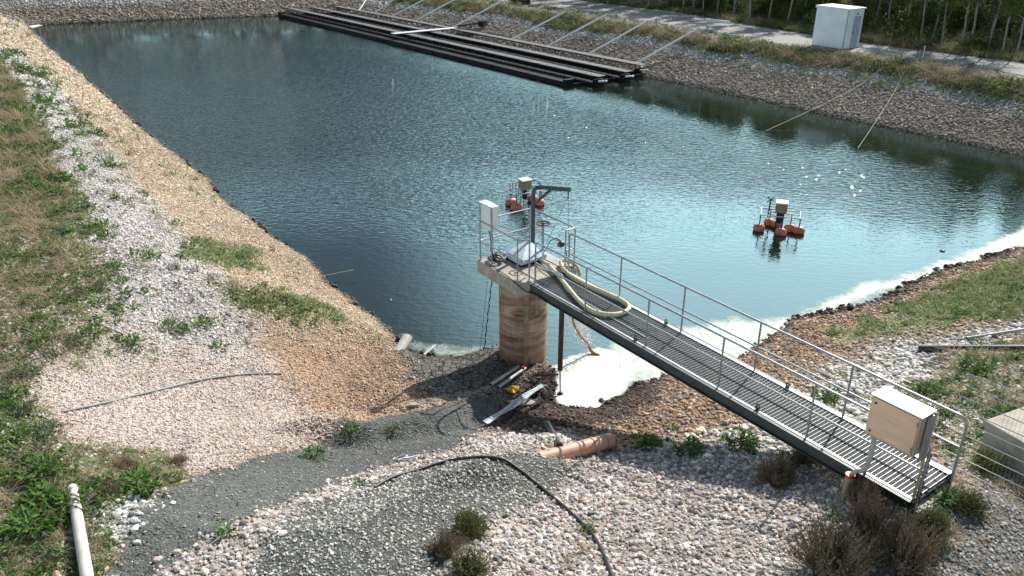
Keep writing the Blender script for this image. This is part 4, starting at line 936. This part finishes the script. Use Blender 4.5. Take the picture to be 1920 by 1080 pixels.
# mooring poles: bank end raised, lower end on the back walkway
ORD = ['nearest the pond corner, first from the right', 'second from the right', 'third from the right', 'fourth from the right', 'beside the black box, fifth from the right', 'sixth from the right', 'seventh from the right', 'eighth from the right', 'ninth from the right', 'tenth, farthest left']
poles = [((1308, 56), 1.9), ((1213, 40), 7.6), ((1138, 28), 13.2), ((1060, 22), 18.6), ((940, 3), 29.3), ((855, -1), 37.0), ((800, -3), 42.5), ((745, -4), 47.0), ((690, -6), 51.0), ((622, -6), 57.5)]
for i, (pb, a_) in enumerate(poles):
    g = onto(pb[0], pb[1], .95); q = F(a_, .45, .72); o = thing('mooring_pole', (g.x, g.y, g.z), 'pale slanting mooring pole from bank to jetty, ' + ORD[i], 'mooring pole', 'mooring poles holding the jetty')
    MB().tube([q, g], .08, 8).build('pole', 'white', o, smooth=True)
    e = Vector((g.x, g.y, 0)) + Vector((*PB, 0)) * 1.0 + FA * (-.15); e.z = H1(e.x, e.y)
    MB().tube([g, e + UP * .65], .04, 6).build('link', 'alu', o)
    MB().tube([e, e + UP * .5], .05, 6).add([e + UP * .35 - FA * .03, e + UP * 1.0 - FA * .03 + FB * .12, e + UP * .9 - FA * .03 - FB * .25, e + UP * .35 + FA * .03, e + UP * 1.0 + FA * .03 + FB * .12, e + UP * .9 + FA * .03 - FB * .25], [(0, 1, 2), (5, 4, 3), (0, 3, 4, 1), (1, 4, 5, 2), (2, 5, 3, 0)]).lathe(g, [(.07, -.1), (.07, .06)], 8).build('bracket', 'greypipe', o)
    if i in (0, 2, 5):
        MB().tube([g - FA * 0 + (q - g) * .04, q + UP * .0 + FA * (0 if i == 0 else .8)], .012, 4).build('stay_rope', 'rope', o)

# pump box at the top edge
pb_ = onto(975, 9); o = thing('pump_box', pb_, 'low black box with white fittings on the verge, top edge', 'box')
MB().bar(pb_ + FA * 1.3 + UP * .3, pb_ - FA * 1.3 + UP * .3, .9, .55, UP).build('body', 'blackfloat', o, bevel=.04)
for k in (-1, -.4, .2, .8): MB().lathe(pb_ + FA * k + UP * .58 - FB * .2, [(.12, 0), (.12, .1), (.05, .12)], 10).build('fitting', 'white', o)
MB().bar(pb_ - FB * .6 + UP * .1, pb_ - FB * 3.6 - UP * .55, .12, .10, UP).build('cable_duct', 'blackpe', o)

# equipment shed
A0 = un(1521, 86, 2.5); B0 = un(1581, 94, 2.5); C0 = un(1607, 90, 2.5)
e1 = Vector((B0[0] - A0[0], B0[1] - A0[1], 0)); lw = e1.length; e1.normalize(); e2 = Vector((-e1.y, e1.x, 0)); dw = 1.85
sh0 = Vector((B0[0], B0[1], 0)); hg = 2.62; zb = 2.56
sh = thing('equipment_shed', sh0 - e1 * lw / 2 + e2 * dw / 2 + UP * zb, 'white and grey equipment shed on the verge beside the track', 'shed'); SX = (e1, e2, UP)
cen = sh0 - e1 * lw / 2 + e2 * dw / 2
MB().box(cen + UP * (zb + hg / 2), (lw, dw, hg), SX).build('walls', 'shed', sh, bevel=.01)
rfm = MB(); 
z0 = zb + hg + .003; o4 = [cen + e1 * i * (lw / 2 + .08) + e2 * j * (dw / 2 + .08) for i, j in ((-1, -1), (1, -1), (1, 1), (-1, 1))]
rfm.add([p + UP * (z0) for p in o4] + [p + UP * (z0 + (.10 if k in (1, 2) else .16)) for k, p in enumerate(o4)], [(3, 2, 1, 0), (4, 5, 6, 7), (0, 1, 5, 4), (1, 2, 6, 5), (2, 3, 7, 6), (3, 0, 4, 7)])
rfm.build('roof', 'white', sh, bevel=.01)
dc = cen + e1 * (lw / 2 + .025) + e2 * .18
dr_ = MB().box(dc + UP * (zb + 1.12), (.05, .86, 2.1), SX).build('door', 'door', sh, bevel=.005)
MB().box(dc + e1 * .04 - e2 * .34 + UP * (zb + 1.1), (.05, .04, .16), SX).build('handle', 'dark', dr_)
MB().lathe(dc + e1 * .01 - e2 * .1 + UP * (zb + 2.35), [(.06, 0), (.06, .04)], 12, e1).build('wall_lamp', 'dark', sh)
MB().box(cen + UP * (zb - .05), (lw + .06, dw + .06, .10), SX).build('base_frame', 'dark', sh)
MB().box(cen - e1 * 0 - e2 * (dw / 2 + .02) + e1 * (lw / 2 - .06) + UP * (zb + hg / 2), (.10, .03, hg), SX).build('corner_trim', 'greypipe', sh)

# rope posts on the far bank with two long ropes into the water
g = onto(1718, 112); o = tag(MB().tube([g - UP * .1, g + UP * .55], .03, 8).lathe(g + UP * .5, [(.05, 0), (.05, .08)], 8).build('rope_stake', 'rust', origin=g), 'short leaning stake where two long ropes meet', 'stake')
g2 = onto(1728, 118); o = tag(MB().tube([g2, g2 + UP * 1.0], .03, 8).lathe(g2 + UP * 1.0, [(.05, 0), (.05, .04)], 8).build('marker_post', 'alu', origin=g2), 'thin pale marker post on the far crest behind ropes', 'post')
for (ex, ey), lb in (((1435, 245), 'pale rope running down left from the far stake into water'), ((1608, 278), 'pale rope running steeply down from the far stake into water')):
    e = un(ex, ey, 0); e = Vector((*e, -.02)); st_ = g + UP * .5; pts = [st_.lerp(e, i / 14) - UP * (.25 * math.sin(math.pi * i / 14)) for i in range(15)]
    for p in pts: p.z = max(p.z, H1(p.x, p.y) + .24 if H1(p.x, p.y) > 0 else p.z)
    tag(MB().tube(pts, .012, 5).build('rope', 'rope', origin=st_), lb, 'rope')
p = onto(1345, 42); tag(MB().bar(p + FA * 1.4 + UP * .12, p - FA * 1.4 + UP * .12, .25, .2, UP).build('white_beam', 'white', origin=p), 'long white beam lying at the far edge of the track', 'beam')
# black rails in the far left corner
for (a_, b_), lb in ((((-40, 18), (45, 40)), 'thin dark pole sloping into the far left pond corner'), (((-40, 44), (24, 47)), 'short dark pipe lying at the left frame edge by the corner')):
    pa, pb2 = onto(*a_, .15), onto(*b_, .06); tag(MB().tube([pa, (pa + pb2) / 2 + UP * .1, pb2], .07, 6).build('dark_pole', 'blackpe', origin=pa), lb, 'pole')

# ================================================================== TREES
def tree_proto(seed, h_, bare, leafm, barkm, spread=1.9, nl=3600):
    rs = random.Random(seed); t = thing('birch_tree' if barkm == 'bark' else 'pine_tree' if False else 'birch_tree', (0, 0, 0), '', 'tree')
    mm = MB(); lean = Vector((rs.uniform(-.06, .06), rs.uniform(-.06, .06), 1)); pts = [lean * (h_ * i / 9) + Vector((rs.gauss(0, .05), rs.gauss(0, .05), 0)) for i in range(10)]; pts[0] = Vector((0, 0, -.3))
    r0 = .05 + h_ * .0085; mm.tube(pts, [max(.02, r0 * (1 - i / 10.5)) for i in range(10)], 8)
    clumps = []
    for k in range(20):
        f = bare + (1 - bare) * (k + rs.random()) / 20; b0 = lean * (h_ * f); a_ = rs.uniform(0, 6.28); ln = spread * (1.15 - f) * rs.uniform(.7, 1.3) + .25
        tip_ = b0 + Vector((math.cos(a_) * ln, math.sin(a_) * ln, ln * rs.uniform(.25, .8))); mid_ = (b0 + tip_) / 2 + UP * .12
        mm.tube([b0, mid_, tip_], [.045 * (1.2 - f), .03 * (1.2 - f), .01], 5)
        clumps += [(tip_, .55 + .35 * rs.random()), (mid_, .4 + .3 * rs.random())]
    for k in range(3):
        f = rs.uniform(.12, bare); b0 = lean * (h_ * f); a_ = rs.uniform(0, 6.28); mm.tube([b0, b0 + Vector((math.cos(a_), math.sin(a_), .5)) * rs.uniform(.4, .9)], [.02, .006], 4)
    clumps.append((lean * h_, .6)); tr = mm.build('trunk', barkm, t, smooth=True)
    cm_ = MB()
    for k in range(nl):
        c0, rr_ = clumps[rs.randrange(len(clumps))]; d0 = Vector((rs.gauss(0, .5), rs.gauss(0, .5), rs.gauss(0, .42))) * rr_; p = c0 + d0
        d = Vector((rs.gauss(0, 1), rs.gauss(0, 1), rs.gauss(0, .7))).normalized(); s_ = d.orthogonal().normalized(); l_ = rs.uniform(.09, .19); w_ = l_ * .62
        cm_.v += [tuple(p - s_ * w_ / 2), tuple(p + d * l_ * .5 - s_ * w_ * .1 + s_ * w_), tuple(p + d * l_), tuple(p + d * l_ * .5 - s_ * w_)]; o_ = len(cm_.v) - 4; cm_.f.append((o_, o_ + 1, o_ + 2, o_ + 3))
    cm_.build('crown', leafm, t); return t
protos = [tree_proto(21, 10.5, .38, 'tree', 'bark'), tree_proto(22, 12, .42, 'tree', 'bark'), tree_proto(23, 9.5, .26, 'tree2', 'bark'), tree_proto(24, 11, .08, 'tree', 'barkd', 2.2, 5200), tree_proto(25, 8, .02, 'tree2', 'barkd', 1.9, 4600)]
used = set(); spots = []
# individually visible pale trunks: pixel of the foot
for px_, py_, k in [(1697, 74, 0), (1725, 84, 1), (1745, 92, 0), (1764, 95, 1), (1801, 97, 0), (1817, 99, 1), (1877, 110, 0), (1588, 40, 2), (1140, 12, 1), (1163, 10, 0), (1180, 12, 1), (1198, 15, 0), (1215, 17, 1), (1250, 18, 0), (1262, 20, 1), (1282, 24, 0), (1298, 27, 1), (1316, 30, 0), (1343, 34, 1), (1375, 38, 0), (1405, 44, 1), (1440, 48, 0), (1475, 54, 1), (1660, 70, 0), (1635, 66, 1), (1850, 104, 1), (1905, 112, 0)]:
    q = un(px_, py_ - 3, 2.5); spots.append((q[0], q[1], k, 'front'))
rs = random.Random(77)
for i in range(150):
    a_ = -38 + i * .60 + rs.uniform(-1, 1) ; b_ = 22.0 + (i % 5) * 3.0 + rs.uniform(-1.2, 1.2); q = P0 + PA * a_ + PB * b_; spots.append((q[0], q[1], 3 + (i % 2) if (i % 5) in (0, 1, 3) and a_ < 14 else rs.randrange(4), 'deep'))
for i in range(84):
    d0 = -46 + i * 1.35; q = np.array([-29, 104.5]) + np.array([.937, .35]) * d0 + np.array([-.35, .937]) * (13 + (i % 3) * 3 + rs.uniform(-1, 1)); spots.append((q[0], q[1], rs.choice([0, 3, 3, 4]), 'end'))
LB = {'front': 'slender birch with bare pale trunk at the edge of woodland behind the track', 'deep': 'leafy young tree standing deeper in the woodland behind the track', 'end': 'leafy birch tree standing beyond the far end of pond'}
GRP = {'front': 'birches along the woodland edge', 'deep': 'trees inside the woodland', 'end': 'trees beyond the far end'}
firstuse = {}
for (x, y, k, w_) in spots:
    z = H1(x, y) - .05; rz_ = rs.uniform(0, 6.28); s_ = rs.uniform(.58, .72) if w_ == 'front' else rs.uniform(.80, .98) if w_ == 'deep' else rs.uniform(.8, 1.1)
    if k not in firstuse:
        o = protos[k]; firstuse[k] = 1; o.location = (x, y, z); o.rotation_euler.z = rz_; o.scale = (s_,) * 3; o['label'] = LB[w_]; o['group'] = GRP[w_]
    else: dup(protos[k], (x, y, z), rz_, s_, LB[w_], group=GRP[w_])
# undergrowth of the wood
v, f = leaves(random.Random(5), 420, .9, 1.5, .17, .09, .5); u1 = raw_obj('undergrowth_clump', v, f, M['tree'])
v, f = leaves(random.Random(6), 360, .8, 1.1, .15, .08, .5); u2 = raw_obj('undergrowth_clump', v, f, M['tree2'])
v, f = leaves(random.Random(9), 420, 1.0, 2.4, .17, .09, .5); u3 = raw_obj('undergrowth_clump', v, f, M['tree'])
n = 1500; a_ = RNG.uniform(-36, 52, n); b_ = 13.6 + RNG.uniform(0, 1, n) ** .8 * 18; X = P0[0] + PA[0] * a_ + PB[0] * b_; Y = P0[1] + PA[1] * a_ + PB[1] * b_
dens = fbm(X * .15, Y * .15, 71) + np.where(a_ < 8, .12, -.12); ok = (dens > .44) & (polysd(roadpoly, X, Y) < -1.1); X, Y = X[ok], Y[ok]; n = len(X)
dF_ = RNG.uniform(-46, 66, 700); eF = 9.5 + RNG.uniform(0, 9, 700); X2 = -29 + .937 * dF_ - .35 * eF; Y2 = 104.5 + .35 * dF_ + .937 * eF
X = np.concatenate([X, X2]); Y = np.concatenate([Y, Y2]); n = len(X)
s_ = RNG.uniform(.5, 1.25, n)
scatter('woodland_undergrowth', 'green bushes and saplings under the trees', np.stack([X, Y, hgt(X, Y)], 1), np.stack([np.zeros(n), np.zeros(n), RNG.uniform(0, 6.28, n)], 1), np.stack([s_, s_, s_], 1), RNG.integers(0, 3, n), make_proto_coll('undergrowth_shapes', [u1, u2, u3]))

# ================================================================== NEAR THINGS: pipes, hoses, debris
def draped(name, px, r, m, label, cat, dz=0.0, n=8, lift=1.0, taper=None, parts=None):
    P = [onto(x, y) + UP * (r * lift + dz) for x, y in px]; sp2 = smooth_path(P, 8)
    o = MB().tube(sp2, r if taper is None else [r * (1 + (taper - 1) * i / (len(sp2) - 1)) for i in range(len(sp2))], n).build(name, m, origin=P[0], smooth=True); return tag(o, label, cat)
draped('grey_hose', [(117, 776), (200, 758), (290, 735), (380, 716), (460, 706), (528, 703)], .026, 'hosegrey', 'long grey hose lying across pink gravel on the left', 'hose')
draped('black_hose', [(703, 917), (740, 898), (800, 880), (850, 866), (900, 861), (940, 863), (975, 885), (1010, 915), (1060, 955), (1105, 1000), (1130, 1040), (1150, 1090)], .027, 'dark', 'black hose curving over grey mound to the bottom edge', 'hose', dz=.01)
def straight(name, p0, p1, r, m, label, cat, n=14, wall=True):
    o = MB(); d = (p1 - p0).normalized(); o.tube([p0, p1], r, n)
    ob = o.build(name, m, origin=p0, smooth=True); tag(ob, label, cat)
    if wall: MB().lathe(p1 - d * .0, [(r * .82, .001), (r * .82, .004)], n, d).build('pipe_mouth', 'dark', ob); MB().lathe(p0, [(r * .82, -.004), (r * .82, -.001)], n, d).build('pipe_mouth', 'dark', ob)
    return ob
a_, b_ = onto(136, 917, .13), onto(167, 1100, .13); wp_ = straight('white_pipe', a_, b_, .085, 'whitepipe', 'thick white pipe lying in weeds at bottom left', 'pipe', 14, False)
d = (b_ - a_).normalized()
for t_ in (.30, .42, .62): MB().tube([a_ + d * (t_) + Vector((.11 * math.cos(q), 0, .10 * math.sin(q))) + d * .03 * math.cos(q) for q in [i * .52 for i in range(13)]], .008, 5).build('tie_wire', 'dark', wp_)
a_, b_ = onto(1010, 862, -.12), onto(1146, 826, .20); op = straight('orange_pipe', a_, b_, .155, 'orange', 'fat orange pipe half buried in gravel with dark bands', 'pipe', 20, False)
MB().lathe(b_ - (b_ - a_).normalized() * .02, [(.156, 0), (.150, .05), (.11, .10), (.02, .12)], 20, b_ - a_).build('end_cap', 'redcap', op, smooth=True)
d = (b_ - a_).normalized()
for t_ in (.52, .72, .90): MB().lathe(a_ + (b_ - a_) * t_, [(.150, -.018), (.166, -.016), (.168, 0), (.166, .016), (.150, .018)], 20, d).build('band', 'tan', op)
a_, b_ = onto(1024, 797, .16), onto(1049, 838, .10); straight('grey_pipe', a_, b_, .085, 'blackpe', 'short dark grey pipe end emerging behind the orange pipe', 'pipe')
a_, b_ = onto(1722, 655, .10), onto(1960, 655, .12); straight('black_pipe', a_, b_, .10, 'blackpe', 'thick black pipe lying on weeds at the right edge', 'pipe')
a_, b_ = onto(1812, 635, .06), onto(1960, 612, .08); straight('thin_grey_pipe', a_, b_, .045, 'greypipe', 'thin grey pipe above the black pipe at right edge', 'pipe')
a_ = Vector((*un(745, 665, -.02), .02)); b_ = Vector((*un(764, 632, .22), .22)); straight('white_tube', a_, b_, .14, 'whitepipe', 'short fat white tube sticking out of water by mud', 'pipe', 18)
a_ = Vector((*un(795, 666, .05), .05)); b_ = Vector((*un(816, 648, .12), .12)); straight('thin_white_tube', a_, b_, .045, 'whitepipe', 'thin white tube in shallow water near the mud', 'pipe')
for (p, q), lb in ((((920, 722), (972, 688)), 'dark grey pipe leading from column foot, left one of two'), (((934, 727), (985, 690)), 'dark grey pipe leading from column foot, right one of two')):
    straight('drain_pipe', onto(*p, .06), onto(*q, .10), .04, 'greypipe', lb, 'pipe')
# plastic sheet strips
a_, b_ = onto(1018, 724, .08), onto(912, 795, .10); d = (b_ - a_).normalized(); side = d.cross(UP).normalized()
o = thing('plastic_strips', a_, 'crumpled translucent plastic strips lying on dark wet stones', 'plastic sheet')
for k in range(5):
    mm = MB(); pts = [a_ + d * (b_ - a_).length * i / 10 + side * ((k - 2) * .035 + .01 * math.sin(i + k)) + UP * (.02 * math.sin(i * .9 + k) + .03) for i in range(11)]
    for i in range(10): mm.bar(pts[i], pts[i + 1], .034 + .014 * math.sin(i * 1.3 + k), .010, (0, .5 * math.sin(k + i), 1))
    mm.build('strip', 'sheet', o)
# yellow plastic scrap
c0 = onto(958, 733, .03); mm = MB(); rs = random.Random(4)
ring = [c0 + Vector((.20 * math.cos(a) * (1 + .3 * math.sin(3 * a)), .12 * math.sin(a), .05 + .05 * math.sin(2 * a))) for a in [i * .6283 for i in range(10)]]
mm.add(ring + [c0 + UP * .13] + [p - UP * .05 for p in ring], [(i, (i + 1) % 10, 10) for i in range(10)] + [(i, 11 + i, 11 + (i + 1) % 10, (i + 1) % 10) for i in range(10)] + [tuple(range(11, 21))])
tag(mm.build('yellow_scrap', 'yellow', origin=c0), 'crumpled yellow plastic scrap in the shadow at column foot', 'debris')
c0 = onto(981, 706, .05); o = thing('red_tag_stick', c0, 'small red tipped white stick in shadow at column foot', 'stick'); MB().tube([c0 - UP * .1, c0 + UP * .22], .012, 6).build('stick', 'whitepipe', o); MB().box(c0 + UP * .25, (.06, .06, .06)).build('red_cap', 'red', o)
# white stone slab bits
for (x, y, s_, lb) in [(775, 760, .14, 'small white slab on dark ground in the tower shadow'), (985, 757, .30, 'flat pale pink stone slab beside plastic strips')]:
    c0 = onto(x, y, .03); rs = random.Random(x); poly = [(c0.x + s_ * math.cos(a) * rs.uniform(.7, 1.1), c0.y + s_ * .6 * math.sin(a) * rs.uniform(.7, 1.1)) for a in [i * 1.047 for i in range(6)]]
    tag(MB().prism(poly, c0.z - .03, c0.z + .04).build('stone_slab', 'conc', origin=c0, bevel=.01), lb, 'stone')
# yellow cane over water, white string, floating bits
a_ = Vector((*un(585, 521, .05), .05)); b_ = Vector((*un(663, 506, .25), .25)); tag(MB().tube([a_ - (b_ - a_) * .1, b_], .011, 6).build('cane', 'hose', origin=a_), 'thin yellow cane poking over the water from left bank', 'cane')
c0 = onto(770, 858, .02); pts = [c0 + Vector((.22 * math.sin(i * .55) + .01 * i * math.cos(i * .2), .16 * math.cos(i * .4) * math.sin(i * .21), 0)) for i in range(34)]
for p in pts: p.z = H1(p.x, p.y) + .02
tag(MB().tube(smooth_path(pts, 3), .009, 5).build('white_string', 'white', origin=c0), 'tangled white string on the dark mat', 'string')
for (x, y, s_, m_n, lb) in [(1767, 471, .10, 'dark', 'small dark lump floating alone near right shore'), (1010, 187, .05, 'greypipe', 'white scrap floating near the jetty end'), (1000, 188, .08, 'dark', 'dark scrap floating near the jetty end, left one'), (1024, 188, .12, 'dark', 'dark scrap floating near the jetty end, right one'), (735, 150, .10, 'dark', 'tiny dark speck floating in the upper middle water'), (733, 563, .03, 'white', 'tiny white speck floating on calm water left of tower')]:
    q = un(x, y, 0); tag(MB().lathe((q[0], q[1], -.03), [(s_ * .5, 0), (s_, .03), (s_ * .8, .06), (s_ * .2, .08)], 9).build('floating_scrap', m_n, origin=(q[0], q[1], 0), smooth=True), lb, 'debris')

# ---- mesh fence beside the landing
b0 = un(1758, 884, 2.5); fd = Vector((.60, -.80, 0)); fz = H1(b0[0], b0[1])
fb = Vector((b0[0], b0[1], fz + .05)); fn = thing('mesh_fence', fb, 'tall galvanised wire mesh fence panel beside the walkway landing', 'fence')
FLn, FH = 5.2, 1.9; mm = MB()
for i in range(10): mm.tube([fb + UP * (FH * i / 9), fb + UP * (FH * i / 9) + fd * FLn], .008, 5)
mm.build('horizontal_wires', 'galv', fn)
mm = MB(); k = 0
while k * .06 < FLn - .7: mm.tube([fb + fd * (.7 + k * .06), fb + fd * (.7 + k * .06) + UP * FH], .0022, 4, cap=False); k += 1
mm.build('vertical_wires', 'galv', fn)
MB().tube([fb + fd * 2.55 - UP * .1, fb + fd * 2.55 + UP * (FH + .05)], .025, 8).build('fence_post', 'galv', fn)

# ---- concrete chamber at the right edge
c1 = un(1851, 789, 3.0); c2 = un(1935, 759, 3.0); c3 = un(1935, 852, 3.0)
u1_ = Vector((c2[0] - c1[0], c2[1] - c1[1], 0)).normalized(); v1_ = Vector((u1_.y, -u1_.x, 0))
c1v = Vector((c1[0], c1[1], 0)); pl = [c1v, c1v + u1_ * 2.6, c1v + u1_ * 2.6 + v1_ * 2.2, c1v + v1_ * 2.2]
ch = thing('concrete_chamber', c1v + UP * 2.4, 'square concrete chamber with pale flat cover at the right edge', 'chamber')
MB().prism([(p.x, p.y) for p in pl], 2.2, 2.86).build('chamber_wall', 'conc', ch, bevel=.02)
MB().prism([((p.x - c1v.x) * 1.03 + c1v.x - .04, (p.y - c1v.y) * 1.03 + c1v.y + .02) for p in pl], 2.863, 3.0).build('cover_slab', 'conc', ch, bevel=.02)
s0 = c1v + u1_ * .75 + v1_ * .75; MB().bar(s0 + UP * 3.04, s0 + u1_ * 2.0 + UP * 3.04, .14, .07, UP).build('dark_bar', 'greypipe', ch)

# ================================================================== INDIVIDUAL WEEDS AND SHRUBS
def weed(seed, n, rad, hh, l, w_, m):
    rs = random.Random(seed); v, f = leaves(rs, n, rad, hh, l, w_, .35); o = thing('weed', (0, 0, 0), '', 'weed'); a = MB(); a.v = [tuple(p) for p in v]; a.f = f; a.build('leaves', m, o)
    st = MB()
    for k in range(9):
        a_ = rs.uniform(0, 6.28); r_ = rad * rs.uniform(.2, .8); st.tube([(0, 0, -.02), (r_ * .4 * math.cos(a_), r_ * .4 * math.sin(a_), hh * .6), (r_ * math.cos(a_), r_ * math.sin(a_), hh * rs.uniform(.8, 1.2))], [.008, .006, .003], 4)
    st.build('stems', 'moss', o); return o
WP = [weed(1, 300, .52, .26, .13, .055, 'leaf'), weed(2, 330, .42, .22, .08, .03, 'leafb'), weed(4, 150, .38, .15, .10, .028, 'leaf')]
WS = [(265, 915, 0, 1.0, 'bright green leafy weed above the white pipe end'), (88, 882, 0, .9, 'bright green leafy weed left of the grey brush, lower left'), (130, 950, 0, .8, 'dark green weed touching the white pipe top'), (55, 990, 0, 1.0, 'largest bright green weed clump, bottom left'), (95, 940, 0, 1.0, 'bright green weed between the big clump and pipe'),
 (95, 805, 1, .8, 'bluish green weed at the left end of grey hose'), (45, 770, 1, .8, 'bluish green weed left of the hose end'), (195, 905, 2, .9, 'small green weed right of the white pipe top'), (35, 815, 2, .9, 'small green weed below the bluish one, left edge'),
 (143, 640, 1, .9, 'grey green round weed on the left crest'), (75, 630, 0, .6, 'green weed left of the grey green one'), (250, 640, 2, 1.2, 'green weed at the gravel corner of left crest'), (320, 605, 2, 1.1, 'small upright weed on white stones, left of three'), (345, 612, 2, 1.0, 'small upright weed on white stones, middle of three'), (385, 600, 2, 1.2, 'small spreading weed on white stones, right of three'), (215, 500, 2, 1.2, 'low green weed on pale stones, mid left'), (118, 355, 2, 1.3, 'dark green weed on white gravel, upper left'), (230, 523, 2, .9, 'low green weed below another on pale stones'), (45, 700, 1, .9, 'bluish weed at left edge by the gravel'),
 (660, 802, 2, .9, 'small weed on grey mat, upper left one'), (737, 803, 2, .7, 'small weed on grey mat, upper right one'), (590, 848, 2, 1.1, 'sprawling weed at the left mat edge'),
 (1740, 735, 0, .8, 'bright green weed behind the steel cabinet'), (1835, 690, 0, .9, 'dark green weed below the black pipe'), (1550, 745, 0, .8, 'green weed just behind the walkway near cabinet'), (1880, 768, 2, 1.1, 'green weed above the concrete chamber'), (1215, 832, 0, .7, 'green weed in walkway shadow, left end of row'), (1295, 845, 0, .75, 'green weed in walkway shadow, middle of row'), (1395, 835, 0, .8, 'bright green weed at the right end of shadow row'), (1780, 935, 0, .6, 'dark green weed at the foot of handrail end'), (1705, 975, 1, .9, 'dark green weed below the steel cabinet posts'), (1100, 992, 2, .6, 'tiny weed beside the curving black hose'), (450, 480, 2, 1.0, 'low weed on brown gravel of left bank'), (1560, 622, 2, .8, 'low weed on mossy gravel right of walkway')]
fu = {}
for (x, y, k, s_, lb) in WS:
    p = onto(x, y + 8 * s_)
    if k not in fu: fu[k] = 1; o = WP[k]; o.location = p; o.scale = (s_,) * 3; o['label'] = lb; o['group'] = 'weeds on the banks'
    else: dup(WP[k], p, random.uniform(0, 6.28), s_, lb, group='weeds on the banks')
def shrub(seed, rad, hh, ntw, m, tipm):
    rs = random.Random(seed); o = thing('shrub', (0, 0, 0), '', 'shrub'); tw = MB(); lv = MB()
    for k in range(ntw):
        a_ = rs.uniform(0, 6.28); r_ = rad * math.sqrt(rs.random()) * (.75 + .3 * math.sin(3 * a_ + seed) + .2 * math.sin(5 * a_)) * rs.uniform(.8, 1.25); h_ = hh * rs.uniform(.25, 1.25) * (1 - .45 * (r_ / rad) ** 2); b0 = Vector((r_ * .45 * math.cos(a_), r_ * .45 * math.sin(a_), -.02)); t_ = Vector((r_ * math.cos(a_), r_ * math.sin(a_), h_)); md = (b0 + t_) / 2 + Vector((rs.gauss(0, .05), rs.gauss(0, .05), .03))
        tw.tube([b0, md, t_], [.007, .0055, .003], 3, cap=False)
        for q in range(8):
            u = rs.uniform(.25, 1.05); c0 = b0.lerp(md, u * 2) if u < .5 else md.lerp(t_, u * 2 - 1); c0 = c0 + Vector((rs.gauss(0, .03), rs.gauss(0, .03), rs.gauss(0, .03))); d = Vector((rs.gauss(0, 1), rs.gauss(0, 1), rs.gauss(.6, .8))).normalized(); s0_ = d.orthogonal().normalized(); l_ = rs.uniform(.025, .06)
            lv.v += [tuple(c0), tuple(c0 + d * l_ * .5 + s0_ * l_ * .22), tuple(c0 + d * l_), tuple(c0 + d * l_ * .5 - s0_ * l_ * .22)]; n_ = len(lv.v) - 4; lv.f.append((n_, n_ + 1, n_ + 2, n_ + 3))
    tw.build('twigs', m, o); lv.build('leaves', tipm, o); return o
SP = [shrub(1, .75, .75, 560, 'twig', 'heath'), shrub(2, .36, .34, 260, 'twig', 'grass')]
SS_ = [(1560, 1075, 0, 1.0, 'large dark brown shrub at the bottom, left part of thicket'), (1690, 1060, 0, .9, 'dark brown shrub under the cabinet, right part of thicket'), (1625, 1000, 0, .75, 'brown shrub between cobbles and the cabinet'), (1455, 905, 0, .62, 'brown dry shrub beside the walkway beam'), (1620, 945, 0, .5, 'small brown shrub at the red collared pipe'), (1500, 870, 0, .42, 'reddish dry shrub against the walkway beam'), (880, 1000, 1, 1.0, 'round olive shrub on grey gravel, upper of two'), (880, 1085, 1, 1.15, 'olive shrub at the bottom edge, lower of two'), (835, 1040, 0, .45, 'straggly brown shrub between the two olive ones'), (1850, 880, 1, .9, 'olive grass clump by the handrail foot'), (1815, 960, 1, .9, 'olive grass clump below the mesh fence'), (1745, 1000, 1, 1.0, 'olive green clump at the cabinet foot'), (230, 880, 0, .5, 'flat brown brush pile on pink gravel, lower left'), (330, 872, 0, .42, 'brown brush on pink gravel right of the pile'), (205, 925, 0, .4, 'small brown brush above the white pipe')]
fu = {}
for (x, y, k, s_, lb) in SS_:
    p = onto(x, y); zs = s_ * (.35 if 'brush' in lb else 1)
    if k not in fu: fu[k] = 1; o = SP[k]; o.location = p; o.scale = (s_, s_, zs); o['label'] = lb; o['group'] = 'shrubs on the near bank'
    else: dup(SP[k], p, random.uniform(0, 6.28), (s_, s_, zs), lb, group='shrubs on the near bank')
